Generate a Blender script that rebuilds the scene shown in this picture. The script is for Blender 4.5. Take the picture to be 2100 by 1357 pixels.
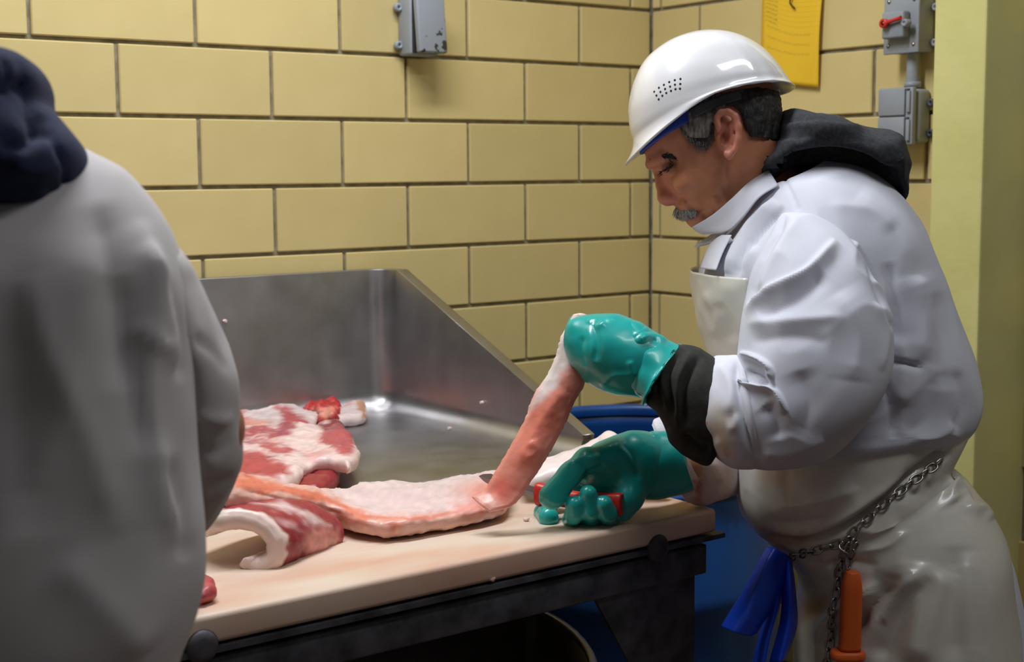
import bpy, bmesh, math, random
import numpy as np
from mathutils import Vector, Matrix, noise as mnoise
from mathutils.bvhtree import BVHTree
random.seed(7); np.random.seed(7)
for o in list(bpy.data.objects): bpy.data.objects.remove(o, do_unlink=True)
SC = bpy.context.scene
COL = SC.collection

# ------------------------------------------------------------------ camera
CAM = np.array([-2.37928, -2.58742, 1.41938])
YAW, PITCH, ROLL, F = .64632, .11284, -.00771, 2908.1
W_, H_ = 2100, 1357
def _axes():
    cy, sy, cp, sp = math.cos(YAW), math.sin(YAW), math.cos(PITCH), math.sin(PITCH)
    cr, sr = math.cos(ROLL), math.sin(ROLL)
    w = np.array([sy*cp, cy*cp, -sp]); r = np.array([cy, -sy, 0.]); u = np.cross(r, w)
    return r*cr+u*sr, -r*sr+u*cr, w
R, U, W = _axes()
TC = -np.array([math.sin(YAW), math.cos(YAW), 0.])     # horizontal direction towards the viewer
RH = np.array([math.cos(YAW), -math.sin(YAW), 0.])
cam = bpy.data.cameras.new('camera'); camo = bpy.data.objects.new('camera', cam); COL.objects.link(camo)
m = Matrix.Identity(4)
for i in range(3):
    m[i][0] = R[i]; m[i][1] = U[i]; m[i][2] = -W[i]; m[i][3] = CAM[i]
camo.matrix_world = m
cam.sensor_width = 36; cam.lens = 36*F/W_; cam.clip_start = .05
cam.dof.use_dof = True; cam.dof.focus_distance = 2.02; cam.dof.aperture_fstop = 6.3
SC.camera = camo

# ------------------------------------------------------------------ world, lights, exposure
world = bpy.data.worlds.new('world'); SC.world = world; world.use_nodes = True
bg = world.node_tree.nodes['Background']; bg.inputs[0].default_value = (.86, .9, 1., 1); bg.inputs[1].default_value = .055
def area(name, loc, size, energy, color, target=None, sy=None):
    l = bpy.data.lights.new(name, 'AREA'); l.shape = 'RECTANGLE'; l.size = size; l.size_y = sy or size
    l.energy = energy; l.color = color
    o = bpy.data.objects.new(name, l); COL.objects.link(o); o.location = loc
    if target is not None:
        o.rotation_euler = (Vector(target)-Vector(loc)).to_track_quat('-Z', 'Y').to_euler()
    return o
LAMPS = [((-1.45, -.80, 2.72), 1.25, 35), ((-.75, -2.1, 2.72), 1.25, 11)]
SC.view_settings.view_transform = 'Standard'; SC.view_settings.look = 'None'
SC.view_settings.gamma = 1; SC.view_settings.use_curve_mapping = False
SC.view_settings.exposure = 0.0

# ------------------------------------------------------------------ helpers: places
def K(px, py, Z):
    return CAM + R*((px-1050)/F*Z) + U*((678.5-py)/F*Z) + W*Z
def ray(px, py): return W + R*(px-1050)/F + U*(678.5-py)/F
def atz(px, py, z): d = ray(px, py); return CAM + d*(z-CAM[2])/d[2]
def aty(px, py, y): d = ray(px, py); return CAM + d*(y-CAM[1])/d[1]
def atx(px, py, x): d = ray(px, py); return CAM + d*(x-CAM[0])/d[0]
def pix(P):
    q = np.asarray(P)-CAM; z = q@W
    return np.stack([1050+F*(q@R)/z, 678.5-F*(q@U)/z], -1)
def opix(P, Zp):
    q = np.asarray(P)-CAM
    return np.stack([1050+F*(q@R)/Zp, 678.5-F*(q@U)/Zp], -1)
TZ = .92                                # height of the table top

# ------------------------------------------------------------------ helpers: objects
def make(name, V, faces, mat=None, parent=None, smooth=True, col=None, uv=None):
    me = bpy.data.meshes.new(name)
    V = np.asarray(V, float)
    me.from_pydata([tuple(v) for v in V], [], [tuple(int(i) for i in f) for f in faces])
    me.validate(); me.update()
    if col is not None and len(me.vertices) == len(V):
        a = me.color_attributes.new('Col', 'FLOAT_COLOR', 'POINT')
        c4 = np.ones((len(V), 4), np.float32); c4[:, :3] = col
        a.data.foreach_set('color', c4.ravel())
    if uv is not None and len(me.vertices) == len(V):
        l = me.uv_layers.new(name='UVMap'); idx = np.zeros(len(me.loops), np.int32)
        me.loops.foreach_get('vertex_index', idx); l.data.foreach_set('uv', np.asarray(uv, np.float32)[idx].ravel())
    if smooth: me.polygons.foreach_set('use_smooth', [True]*len(me.polygons))
    o = bpy.data.objects.new(name, me); COL.objects.link(o)
    if mat: me.materials.append(mat)
    if parent: setpar(o, parent)
    return o
def wmat(p):
    M = Matrix.Translation(p.location) if p.type == 'EMPTY' else p.matrix_basis.copy()
    return M
def setpar(o, p):
    o.parent = p
    M = Matrix.Identity(4); q = p; chain = []
    while q is not None: chain.append(q); q = q.parent
    for q in reversed(chain): M = M @ (q.matrix_parent_inverse if q.parent else Matrix.Identity(4)) @ q.matrix_basis
    o.matrix_parent_inverse = M.inverted()
def tag(o, label, cat, group=None, kind=None):
    o['label'] = label; o['category'] = cat
    if group: o['group'] = group
    if kind: o['kind'] = kind
    return o
def struct(o): o['kind'] = 'structure'; return o
def empty(name, loc, parent=None):
    o = bpy.data.objects.new(name, None); o.empty_display_size = .05; COL.objects.link(o)
    o.location = tuple(loc)
    if parent: setpar(o, parent)
    return o
def mod(o, t, **k):
    md = o.modifiers.new(t.lower(), t)
    for a, b in k.items(): setattr(md, a, b)
    return md
def box(name, c, s, mat=None, parent=None, bev=0., seg=2, rot=None):
    c = np.asarray(c, float); s = np.asarray(s, float)/2
    bm = bmesh.new(); bmesh.ops.create_cube(bm, size=2)
    for v in bm.verts: v.co = Vector((v.co.x*s[0], v.co.y*s[1], v.co.z*s[2]))
    if bev: bmesh.ops.bevel(bm, geom=list(bm.edges), offset=bev, segments=seg, affect='EDGES', profile=.5)
    Mx = Matrix.Translation(Vector(c)) @ (rot.to_4x4() if rot is not None else Matrix.Identity(4))
    bm.transform(Mx)
    me = bpy.data.meshes.new(name); bm.to_mesh(me); bm.free()
    o = bpy.data.objects.new(name, me); COL.objects.link(o)
    if bev: me.polygons.foreach_set('use_smooth', [True]*len(me.polygons)); 
    if mat: me.materials.append(mat)
    if parent: setpar(o, parent)
    return o
def prism(name, pts, ext, mat=None, parent=None, bev=0.):
    """polygon pts (3D) extruded by vector ext"""
    pts = [np.asarray(p, float) for p in pts]; n = len(pts)
    V = pts + [p+np.asarray(ext) for p in pts]
    fs = [list(range(n))[::-1], list(range(n, 2*n))] + [[i, (i+1) % n, n+(i+1) % n, n+i] for i in range(n)]
    o = make(name, V, fs, mat, parent, smooth=False)
    bm = bmesh.new(); bm.from_mesh(o.data); bmesh.ops.recalc_face_normals(bm, faces=bm.faces); bm.to_mesh(o.data); bm.free()
    if bev: mod(o, 'BEVEL', width=bev, segments=2)
    return o
def catmull(A, n):
    A = np.asarray(A, float); k = len(A)
    if k < 3:
        t = np.linspace(0, 1, n); return A[0][None]*(1-t)[:, None]+A[-1][None]*t[:, None]
    t = np.linspace(0, k-1, n); i = np.minimum(t.astype(int), k-2); f = (t-i)[:, None]
    p1 = A[i]; p2 = A[i+1]; p0 = np.where((i > 0)[:, None], A[np.maximum(i-1, 0)], 2*p1-p2)
    p3 = np.where((i < k-2)[:, None], A[np.minimum(i+2, k-1)], 2*p2-p1)
    return .5*((2*p1)+(-p0+p2)*f+(2*p0-5*p1+4*p2-p3)*f**2+(-p0+3*p1-3*p2+p3)*f**3)
def ring(fx, fy, bx, by, Zc, T, e=1., shx=0, shy=0, Zb=None):
    a = K(fx, fy, Zc); b = K(bx, by, Zb or Zc); c = (a+b)/2
    sh = K(fx+shx, fy+shy, Zc)-a
    return np.concatenate([c, a-c, TC*T, [e], sh])
def loft_pts(rings, n, m, th0=0., th1=2*math.pi, closed=True):
    G = catmull(rings, n)
    th = np.linspace(th0, th1, m, endpoint=not closed)
    c, s = np.cos(th), np.sin(th)
    e = G[:, 9][:, None]
    ce = np.sign(c)*np.abs(c)**e; se = np.sign(s)*np.abs(s)**e
    P = G[:, None, 0:3]+ce[..., None]*G[:, None, 3:6]+se[..., None]*G[:, None, 6:9]+np.maximum(s, 0)[None, :, None]*G[:, None, 10:13]
    return P
def grid_faces(n, m, closed):
    f = []
    for i in range(n-1):
        for j in range(m if closed else m-1):
            k = (j+1) % m
            f.append((i*m+j, (i+1)*m+j, (i+1)*m+k, i*m+k))
    return f
def grid_normals(P, closed):
    du = np.gradient(P, axis=0)
    if closed:
        dv = (np.roll(P, -1, 1)-np.roll(P, 1, 1))
    else: dv = np.gradient(P, axis=1)
    n = np.cross(dv, du); n /= np.linalg.norm(n, axis=-1, keepdims=True)+1e-12
    return n
def vnormals(V, faces):
    V = np.asarray(V); fs = np.asarray([f[:4] if len(f) > 3 else (*f, f[-1]) for f in faces])
    n = np.cross(V[fs[:, 2]]-V[fs[:, 0]], V[fs[:, 3]]-V[fs[:, 1]])
    N = np.zeros_like(V)
    for k in range(4): np.add.at(N, fs[:, k], n)
    return N/(np.linalg.norm(N, axis=1, keepdims=True)+1e-12)
def seg_dist(q, pl):
    """distance (and side) of 2D points to a polyline"""
    pl = np.asarray(pl, float); best = np.full(len(q), 1e9); side = np.zeros(len(q)); tt = np.zeros(len(q))
    for i in range(len(pl)-1):
        a, b = pl[i], pl[i+1]; ab = b-a; L = ab@ab+1e-9
        t = np.clip(((q-a)@ab)/L, 0, 1); d = q-a-t[:, None]*ab; dd = np.hypot(d[:, 0], d[:, 1])
        s = np.sign(ab[0]*(q[:, 1]-a[1])-ab[1]*(q[:, 0]-a[0]))
        mk = dd < best; best[mk] = dd[mk]; side[mk] = s[mk]; tt[mk] = (i+t[mk])/(len(pl)-1)
    return best, side, tt
def spl(pl, k=8): return catmull(np.asarray(pl, float), (len(pl)-1)*k+1)
def folds(V, N, fl, front=True, both=False):
    """fl: (polyline px, width px, height m, kind); ridges, grooves and stepped creases of cloth"""
    q = pix(V); disp = np.zeros(len(V))
    face = np.clip((N@TC)*2.5, 0, 1) if not both else np.clip(np.abs(N@TC)*2.5, 0, 1)
    for f in fl:
        pl, w, a = f[0], f[1], f[2]; kind = f[3] if len(f) > 3 else 'r'
        pl = spl(pl, 6) if len(pl) > 2 else np.asarray(pl, float)
        lo = pl.min(0)-4*w; hi = pl.max(0)+4*w
        mk = (q[:, 0] > lo[0]) & (q[:, 0] < hi[0]) & (q[:, 1] > lo[1]) & (q[:, 1] < hi[1])
        if not mk.any(): continue
        d, s, t = seg_dist(q[mk], pl); env = np.clip(np.minimum(t, 1-t)*7, 0, 1)**.7 if kind != 'R' else 1.
        if kind in 'rR': h = a*np.exp(-(d/w)**1.35)
        elif kind == 'c': h = a*np.where(s > 0, np.exp(-(d/w)**1.5), np.exp(-(d/(w*.42))**2))
        elif kind == 'C': h = a*np.where(s < 0, np.exp(-(d/w)**1.5), np.exp(-(d/(w*.42))**2))
        disp[mk] += h*env
    return V+N*(disp*face)[:, None]
def fbm(V, sc, oct_=3, seed=0.):
    out = np.zeros(len(V))
    for i, v in enumerate(V*sc+seed):
        out[i] = mnoise.fractal(Vector(v), 1., 2., oct_)
    return out
def ridged(V, N, rz):
    for (sx, sy, sz), ang, amp, seed in rz:
        a = math.radians(ang); e1 = R*math.cos(a)+U*math.sin(a); e2 = -R*math.sin(a)+U*math.cos(a)
        q = np.stack([V@e1*sx, V@e2*sy, V@W*sz], -1); wv = fbm(q*.6, 1., 2, seed+9)*.35
        n = np.array([mnoise.noise(Vector(p)) for p in (q+wv[:, None]+seed)])
        V = V+N*(amp*((1-np.minimum(np.abs(n)*2.6, 1))**1.6-.3))[:, None]
    return V
def loft(name, rings, n, m, mat, parent=None, fl=None, nz=None, rz=None, th=None, cap=(False, False), solid=0., fl_both=False, colf=None):
    closed = th is None
    P = loft_pts(rings, n, m, *(th or (0, 2*math.pi)), closed=closed)
    N = grid_normals(P, closed)
    V = P.reshape(-1, 3); NN = N.reshape(-1, 3)
    c = np.asarray(rings)[:, :3].mean(0)
    if ((V-c)*NN).sum() < 0: NN = -NN
    if nz:
        for sc, amp, seed in nz: V = V+NN*(fbm(V, sc, 2, seed)*amp)[:, None]
    if rz: V = ridged(V, NN, rz)
    if fl: V = folds(V, NN, fl, both=fl_both)
    fs = grid_faces(n, m, closed); V = list(V)
    if cap[0]: V.append(np.mean(V[:m], 0)); fs += [(len(V)-1, j, (j+1) % m) for j in range(m)]
    if cap[1]:
        V.append(np.mean(V[(n-1)*m:n*m], 0)); fs += [(len(V)-1, (n-1)*m+(j+1) % m, (n-1)*m+j) for j in range(m)]
    V = np.array(V)
    o = make(name, V, fs, mat, parent, col=colf(V) if colf else None)
    bm = bmesh.new(); bm.from_mesh(o.data); bmesh.ops.recalc_face_normals(bm, faces=bm.faces); bm.to_mesh(o.data); bm.free()
    if solid: mod(o, 'SOLIDIFY', thickness=solid, offset=-1)
    return o
def patch(name, lines, nu, nv, mat, thick=.003, parent=None, fl=None, nz=None, colf=None, off=0., edge=None, uv=False, cuv=None):
    """sheet through several polylines (3D), with its own thickness"""
    L = np.array([catmull(np.asarray(l, float), nu) for l in lines])
    P = np.stack([catmull(L[:, i], nv) for i in range(nu)], 0)      # nu x nv x 3
    if edge: P = edge(P)
    N = grid_normals(P, False); V = P.reshape(-1, 3); NN = N.reshape(-1, 3)
    if (NN@TC).mean() < 0: NN = -NN
    if nz:
        for sc, amp, seed in nz: V = V+NN*(fbm(V, sc, 2, seed)*amp)[:, None]
    if fl: V = folds(V, NN, fl)
    e = np.minimum(np.minimum(np.arange(nu)[:, None], nu-1-np.arange(nu)[:, None])*1., np.minimum(np.arange(nv), nv-1)[None, :]*0+np.minimum(np.arange(nv)[None, :], (nv-1-np.arange(nv))[None, :]))
    t = thick*(.45+.55*np.clip(e/3., 0, 1)).reshape(-1)
    A = V+NN*(t*.5+off)[:, None]; B = V-NN*(t*.5-off)[:, None]
    n = len(V); fs = grid_faces(nu, nv, False); f2 = [tuple(n+i for i in f[::-1]) for f in fs]
    rim = [i*nv for i in range(nu)]+[(nu-1)*nv+j for j in range(1, nv)]+[i*nv+nv-1 for i in range(nu-2, -1, -1)]+list(range(nv-2, 0, -1))
    k = len(rim); f3 = [(rim[i], rim[(i+1) % k], n+rim[(i+1) % k], n+rim[i]) for i in range(k)]
    VV = np.concatenate([A, B])
    uvv = None
    if uv:
        a, b = np.meshgrid(np.linspace(0, 1, nu), np.linspace(0, 1, nv), indexing='ij'); q = np.stack([a.ravel(), b.ravel()], -1); uvv = np.concatenate([q, q])
    cc = colf(VV) if colf else None
    if cuv is not None:
        a, b = np.meshgrid(np.linspace(0, 1, nu), np.linspace(0, 1, nv), indexing='ij')
        cc = cuv(VV, cc, np.concatenate([a.ravel()]*2), np.concatenate([b.ravel()]*2), np.r_[np.zeros(n), np.ones(n)])
    o = make(name, VV, fs+f2+f3, mat, parent, col=cc, uv=uvv)
    bm = bmesh.new(); bm.from_mesh(o.data); bmesh.ops.recalc_face_normals(bm, faces=bm.faces); bm.to_mesh(o.data); bm.free()
    return o
def tube(name, pts, rad, mat, parent=None, m=8, n=None, V0=None):
    pts = np.asarray(pts, float); n = n or (len(pts)-1)*5+1
    C = catmull(pts, n); rr = np.interp(np.linspace(0, 1, n), np.linspace(0, 1, len(np.atleast_1d(rad))), np.atleast_1d(rad)) if np.ndim(rad) else np.full(n, rad)
    T = np.gradient(C, axis=0); T /= np.linalg.norm(T, axis=1, keepdims=True)+1e-12
    ref = np.array([0, 0, 1.]) if abs(T[0][2]) < .8 else np.array([1., 0, 0])
    V = []
    for i in range(n):
        a = np.cross(T[i], ref); a /= np.linalg.norm(a)+1e-12; b = np.cross(a, T[i]); ref = b
        for j in range(m):
            t = 2*math.pi*j/m; V.append(C[i]+rr[i]*(math.cos(t)*a+math.sin(t)*b))
    fs = [tuple(g[::-1]) for g in grid_faces(n, m, True)]+[tuple(range(m)), tuple(range((n-1)*m, n*m))[::-1]]
    if name is None: return V, fs
    return make(name, V, fs, mat, parent)
def lathe(name, prof, c, mat, parent=None, m=64, solid=0.):
    prof = np.asarray(prof, float); n = len(prof); V = []
    for r, z in prof:
        for j in range(m):
            t = 2*math.pi*j/m; V.append((c[0]+r*math.cos(t), c[1]+r*math.sin(t), c[2]+z))
    o = make(name, V, [g[::-1] for g in grid_faces(n, m, True)], mat, parent)
    if solid: mod(o, 'SOLIDIFY', thickness=solid, offset=0)
    return o

# ------------------------------------------------------------------ helpers: implicit bodies
def poly_sdf(q, P):
    P = np.asarray(P, float); d = np.full(len(q), 1e18); s = np.ones(len(q)); n = len(P); j = n-1
    for i in range(n):
        e = P[j]-P[i]; w = q-P[i]; b = w-e*np.clip((w@e)/(e@e+1e-12), 0, 1)[:, None]
        d = np.minimum(d, (b*b).sum(1))
        c1 = q[:, 1] >= P[i][1]; c2 = q[:, 1] < P[j][1]; c3 = e[0]*w[:, 1] > e[1]*w[:, 0]
        f = (c1 & c2 & c3) | (~c1 & ~c2 & ~c3); s[f] *= -1; j = i
    return s*np.sqrt(d)
def closed_spl(P, k=5):
    P = np.asarray(P, float); n = len(P)
    A = np.concatenate([P[-2:], P, P[:3]]); C = catmull(A, (len(A)-1)*k+1)
    return C[2*k:(2+n)*k]
def smin(a, b, k): h = np.clip(.5+.5*(b-a)/k, 0, 1); return b*(1-h)+a*h-k*h*(1-h)
def smax(a, b, k): return -smin(-a, -b, k)
def cone(p, a, b, ra, rb):
    a = np.asarray(a); b = np.asarray(b); ab = b-a; t = np.clip(((p-a)@ab)/(ab@ab+1e-12), 0, 1)
    d = p-a-t[:, None]*ab; return np.sqrt((d*d).sum(1))-(ra+t*(rb-ra))
def chainc(p, pts, k=.01):
    f = None
    for (a, ra), (b, rb) in zip(pts[:-1], pts[1:]):
        g = cone(p, a, b, ra, rb); f = g if f is None else smin(f, g, k)
    return f
def ell(p, c, ax, r):
    q = (p-np.asarray(c))@np.asarray(ax).T; r = np.asarray(r)
    k0 = np.sqrt(((q/r)**2).sum(1)); k1 = np.sqrt(((q/(r*r))**2).sum(1))+1e-9
    return k0*(k0-1)/k1
def inflate(d, dz, Rr, T):
    e = np.maximum(Rr+d, 0); return np.sqrt(e*e+(dz*Rr/T)**2)-Rr
AX = np.stack([R, U, W])
def surfnet(f, lo, hi, h, B=8, lip=1.8):
    """mesh the zero level of f, given in view-aligned box coordinates (right, up, depth from the camera)"""
    n = (np.ceil((np.asarray(hi)-lo)/h/B).astype(int)*B)+1
    Fd = np.empty(n, np.float32); lo = np.asarray(lo, float)
    def wpos(i, j, k): return CAM+(lo[0]+i*h)[:, None]*R+(lo[1]+j*h)[:, None]*U+(lo[2]+k*h)[:, None]*W
    nb = (n-1)//B
    bi, bj, bk = [a.ravel() for a in np.meshgrid(*[np.arange(x) for x in nb], indexing='ij')]
    fc = f(wpos(bi*B+B/2, bj*B+B/2, bk*B+B/2)); rad = h*B*.866*lip
    Fd[:] = 1
    far = (fc < 0)
    Cg = far.reshape(nb); Fd[:-1, :-1, :-1] = np.where(np.repeat(np.repeat(np.repeat(Cg, B, 0), B, 1), B, 2), -1., 1.)
    near = np.where(np.abs(fc) < rad)[0]
    li, lj, lk = [a.ravel() for a in np.meshgrid(*[np.arange(B+1)]*3, indexing='ij')]
    for s in range(0, len(near), 400):
        b = near[s:s+400]
        I = (bi[b][:, None]*B+li).ravel(); J = (bj[b][:, None]*B+lj).ravel(); Kk = (bk[b][:, None]*B+lk).ravel()
        Fd[I, J, Kk] = f(wpos(I.astype(float), J.astype(float), Kk.astype(float)))
    ins = Fd < 0
    c = np.zeros(np.array(n)-1, np.uint8)
    for a in (0, 1):
        for b in (0, 1):
            for d in (0, 1): c += ins[a:n[0]-1+a, b:n[1]-1+b, d:n[2]-1+d]
    act = (c > 0) & (c < 8); ids = np.full(act.shape, -1, np.int64); ci = np.argwhere(act); ids[act] = np.arange(len(ci))
    acc = np.zeros((len(ci), 3)); cnt = np.zeros(len(ci))
    cor = [(a, b, d) for a in (0, 1) for b in (0, 1) for d in (0, 1)]
    for a in cor:
        for ax in range(3):
            if a[ax]: continue
            b = list(a); b[ax] = 1
            pa = ci+a; pb = ci+b; fa = Fd[pa[:, 0], pa[:, 1], pa[:, 2]]; fb = Fd[pb[:, 0], pb[:, 1], pb[:, 2]]
            mk = (fa < 0) != (fb < 0); t = np.where(mk, fa/(fa-fb+1e-20), 0)
            acc[mk] += (pa+t[:, None]*(np.array(b)-a))[mk]; cnt[mk] += 1
    Vg = lo+acc/cnt[:, None]*h
    V = CAM+Vg[:, :1]*R+Vg[:, 1:2]*U+Vg[:, 2:]*W
    quads = []
    for ax in range(3):
        sl0 = [slice(None)]*3; sl1 = [slice(None)]*3; sl0[ax] = slice(0, -1); sl1[ax] = slice(1, None)
        cr = ins[tuple(sl0)] != ins[tuple(sl1)]
        e = np.argwhere(cr); o1, o2 = [x for x in range(3) if x != ax]
        e = e[(e[:, o1] > 0) & (e[:, o2] > 0) & (e[:, o1] < n[o1]-1) & (e[:, o2] < n[o2]-1)]
        def idd(d1, d2):
            q = e.copy(); q[:, o1] -= d1; q[:, o2] -= d2; return ids[q[:, 0], q[:, 1], q[:, 2]]
        Q = np.stack([idd(0, 0), idd(1, 0), idd(1, 1), idd(0, 1)], 1)
        flip = ins[e[:, 0], e[:, 1], e[:, 2]] ^ (ax == 1)
        Q[~flip] = Q[~flip][:, ::-1]
        quads.append(Q)
    Q = np.concatenate(quads); Q = Q[(Q >= 0).all(1)]
    return V, Q
def vbox(pts, pad):
    q = np.asarray(pts)-CAM; q = np.stack([q@R, q@U, q@W], -1); return q.min(0)-pad, q.max(0)+pad
def smooth_mesh(V, Q, it=2, lam=.5):
    Q = np.asarray(Q)
    for _ in range(it):
        S = np.zeros_like(V); c = np.zeros(len(V))
        for a, b in ((0, 1), (1, 2), (2, 3), (3, 0)):
            np.add.at(S, Q[:, a], V[Q[:, b]]); np.add.at(S, Q[:, b], V[Q[:, a]])
            np.add.at(c, Q[:, a], 1); np.add.at(c, Q[:, b], 1)
        V = V*(1-lam)+lam*S/np.maximum(c, 1)[:, None]
    return V
def out_normals(V, Q):
    return vnormals(V, Q)
def implicit(name, f, pts, pad, h, mat, parent=None, fl=None, nz=None, sm=2, colf=None, fl_both=False):
    lo, hi = vbox(pts, pad); V, Q = surfnet(f, lo, hi, h)
    V = smooth_mesh(V, Q, sm)
    N = out_normals(V, Q)
    # orient outward by sampling the field
    if (f(V+N*h) < f(V-N*h)).mean() > .5: N = -N; Q = Q[:, ::-1]
    if nz:
        for sc, amp, seed in nz: V = V+N*(fbm(V, sc, 2, seed)*amp)[:, None]
    if fl: V = folds(V, N, fl, both=fl_both)
    return make(name, V, Q, mat, parent, col=colf(V) if colf else None)
def bvh(o):
    return BVHTree.FromPolygons([v.co.copy() for v in o.data.vertices], [tuple(p.vertices) for p in o.data.polygons])
def hit(tree, px, py):
    d = Vector(ray(px, py)).normalized(); r = tree.ray_cast(Vector(CAM), d)
    return (np.array(r[0]), np.array(r[1])) if r[0] is not None else (None, None)
def painter(base, regs, warp=6., wsc=45., mottle=.06, proj=None):
    """own colours of a thing: base colour and patches (outline, colour, softness)"""
    def g(V):
        q = pix(V); V = np.asarray(V)
        n1 = fbm(V, wsc, 3, 3.1); n2 = fbm(V, wsc, 3, 17.7); n3 = fbm(V, 90., 2, 41.)
        q = q+np.stack([n1, n2], -1)*warp
        c = np.tile(np.array(lin(*base)), (len(V), 1))
        for P, colr, soft in regs:
            d = poly_sdf(q, P); a = np.clip(.5-d/(2*soft), 0, 1)[:, None]; a = a*a*(3-2*a)
            c = c*(1-a)+np.array(lin(*colr))*a
        return np.clip(c*(1+mottle*n3[:, None]*2), 0, 1)
    return g
def lin(r, g, b):
    f = lambda c: c/12.92 if c <= .04045 else ((c+.055)/1.055)**2.4
    return (f(r/255), f(g/255), f(b/255))

# ------------------------------------------------------------------ materials
def mat(name, c1, c2=None, rough=.5, metal=0., nscale=12., bump=0., bscale=60., spec=.5, attr=False, sub=0., coat=0., stretch=None, rvar=0., rand=0., detail=3., contrast=(.35, .65), tint=None, bdist=.002):
    M = bpy.data.materials.new(name); M.use_nodes = True; nt = M.node_tree; N = nt.nodes; L = nt.links
    b = N['Principled BSDF']; b.inputs['Roughness'].default_value = rough; b.inputs['Metallic'].default_value = metal
    b.inputs['Specular IOR Level'].default_value = spec
    if coat: b.inputs['Coat Weight'].default_value = coat; b.inputs['Coat Roughness'].default_value = .07
    if sub:
        b.inputs['Subsurface Weight'].default_value = sub; b.inputs['Subsurface Radius'].default_value = (.012, .006, .004); b.inputs['Subsurface Scale'].default_value = 1.
    tc = N.new('ShaderNodeTexCoord'); mp = N.new('ShaderNodeMapping'); L.new(tc.outputs['Object'], mp.inputs[0])
    if stretch: mp.inputs['Scale'].default_value = stretch
    nz = N.new('ShaderNodeTexNoise'); nz.inputs['Scale'].default_value = nscale; nz.inputs['Detail'].default_value = detail
    L.new(mp.outputs[0], nz.inputs['Vector'])
    src = None
    if attr:
        at = N.new('ShaderNodeAttribute'); at.attribute_name = 'Col'; src = at.outputs['Color']
    else:
        cr = N.new('ShaderNodeValToRGB'); cr.color_ramp.elements[0].position, cr.color_ramp.elements[1].position = contrast
        cr.color_ramp.elements[0].color = (*lin(*c1), 1); cr.color_ramp.elements[1].color = (*lin(*(c2 or c1)), 1)
        L.new(nz.outputs['Fac'], cr.inputs[0]); src = cr.outputs[0]
    if rand:
        oi = N.new('ShaderNodeObjectInfo'); hs = N.new('ShaderNodeHueSaturation'); mr = N.new('ShaderNodeMapRange')
        mr.inputs[3].default_value = 1-rand; mr.inputs[4].default_value = 1+rand
        L.new(oi.outputs['Random'], mr.inputs[0]); L.new(mr.outputs[0], hs.inputs['Value']); L.new(src, hs.inputs['Color']); src = hs.outputs[0]
    L.new(src, b.inputs['Base Color'])
    if rvar:
        mr = N.new('ShaderNodeMapRange'); mr.inputs[3].default_value = max(rough-rvar, .02); mr.inputs[4].default_value = min(rough+rvar, 1)
        n2 = N.new('ShaderNodeTexNoise'); n2.inputs['Scale'].default_value = nscale*2.3; L.new(mp.outputs[0], n2.inputs['Vector'])
        L.new(n2.outputs['Fac'], mr.inputs[0]); L.new(mr.outputs[0], b.inputs['Roughness'])
    if bump:
        bn = N.new('ShaderNodeTexNoise'); bn.inputs['Scale'].default_value = bscale; bn.inputs['Detail'].default_value = 4; L.new(mp.outputs[0], bn.inputs['Vector'])
        bp = N.new('ShaderNodeBump'); bp.inputs['Strength'].default_value = bump; bp.inputs['Distance'].default_value = bdist
        L.new(bn.outputs['Fac'], bp.inputs['Height']); L.new(bp.outputs[0], b.inputs['Normal'])
    return M
M = {}
M['tile'] = mat('glazed_tile', (207, 188, 130), (213, 194, 136), .3, nscale=7, bump=.02, bscale=25, rand=.05, rvar=.05)
M['mortar'] = mat('mortar', (120, 112, 92), (150, 142, 122), .9, nscale=40, bump=.5, bscale=220)
M['pillar'] = mat('pillar_paint', (205, 200, 128), (214, 208, 140), .42, nscale=6, bump=.25, bscale=30, rvar=.1, bdist=.004)
M['floor'] = mat('floor_concrete', (96, 70, 58), (120, 92, 76), .5, nscale=5, bump=.2)
M['ceiling'] = mat('ceiling_paint', (190, 186, 170), (200, 196, 182), .8)
M['steel'] = mat('stainless_steel', (166, 164, 165), (186, 184, 185), .37, metal=1., nscale=7, bump=.05, bscale=80, rvar=.1, contrast=(.3, .7))
M['darkiron'] = mat('dark_iron', (56, 56, 61), (92, 92, 99), .6, metal=.35, nscale=25, bump=.3, bscale=90)
M['chainsteel'] = mat('chain_steel', (150, 146, 140), (178, 174, 168), .3, metal=1., nscale=60)
M['board'] = mat('cutting_board', (222, 203, 184), (214, 170, 146), .45, nscale=7, bump=.08, bscale=120, stretch=(.55, 1.6, 1), contrast=(.42, .72), detail=5, sub=.1)
M['drum'] = mat('blue_drum_plastic', (16, 62, 128), (22, 78, 148), .38, nscale=6, bump=.08, bscale=30)
M['greybox'] = mat('grey_painted_metal', (140, 146, 154), (150, 156, 164), .5, nscale=14, bump=.06, bscale=200)
M['rubber'] = mat('black_rubber', (26, 26, 26), (38, 38, 38), .7)
M['red'] = mat('red_plastic', (196, 44, 36), (206, 52, 42), .38, nscale=20)
M['paperhook'] = mat('wire_steel', (70, 66, 50), (90, 84, 66), .4, metal=.8)
M['helmet'] = mat('helmet_plastic', (222, 222, 225), (228, 228, 231), .3, nscale=8, coat=1.)
M['blueband'] = mat('blue_band', (16, 50, 150), (22, 60, 168), .5)
M['greystrap'] = mat('grey_strap', (62, 64, 70), (76, 78, 84), .7)
M['coat'] = mat('white_coat_cloth', (200, 202, 214), (208, 210, 221), .85, nscale=10, bump=.12, bscale=700, bdist=.0006)
M['coatgrey'] = mat('white_smock_cloth', (196, 191, 192), (204, 199, 200), .88, nscale=10, bump=.12, bscale=700, bdist=.0006)
M['apron'] = mat('white_vinyl', (214, 212, 204), (224, 222, 216), .3, nscale=5, bump=.1, bscale=14, coat=.25, bdist=.004)
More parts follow.
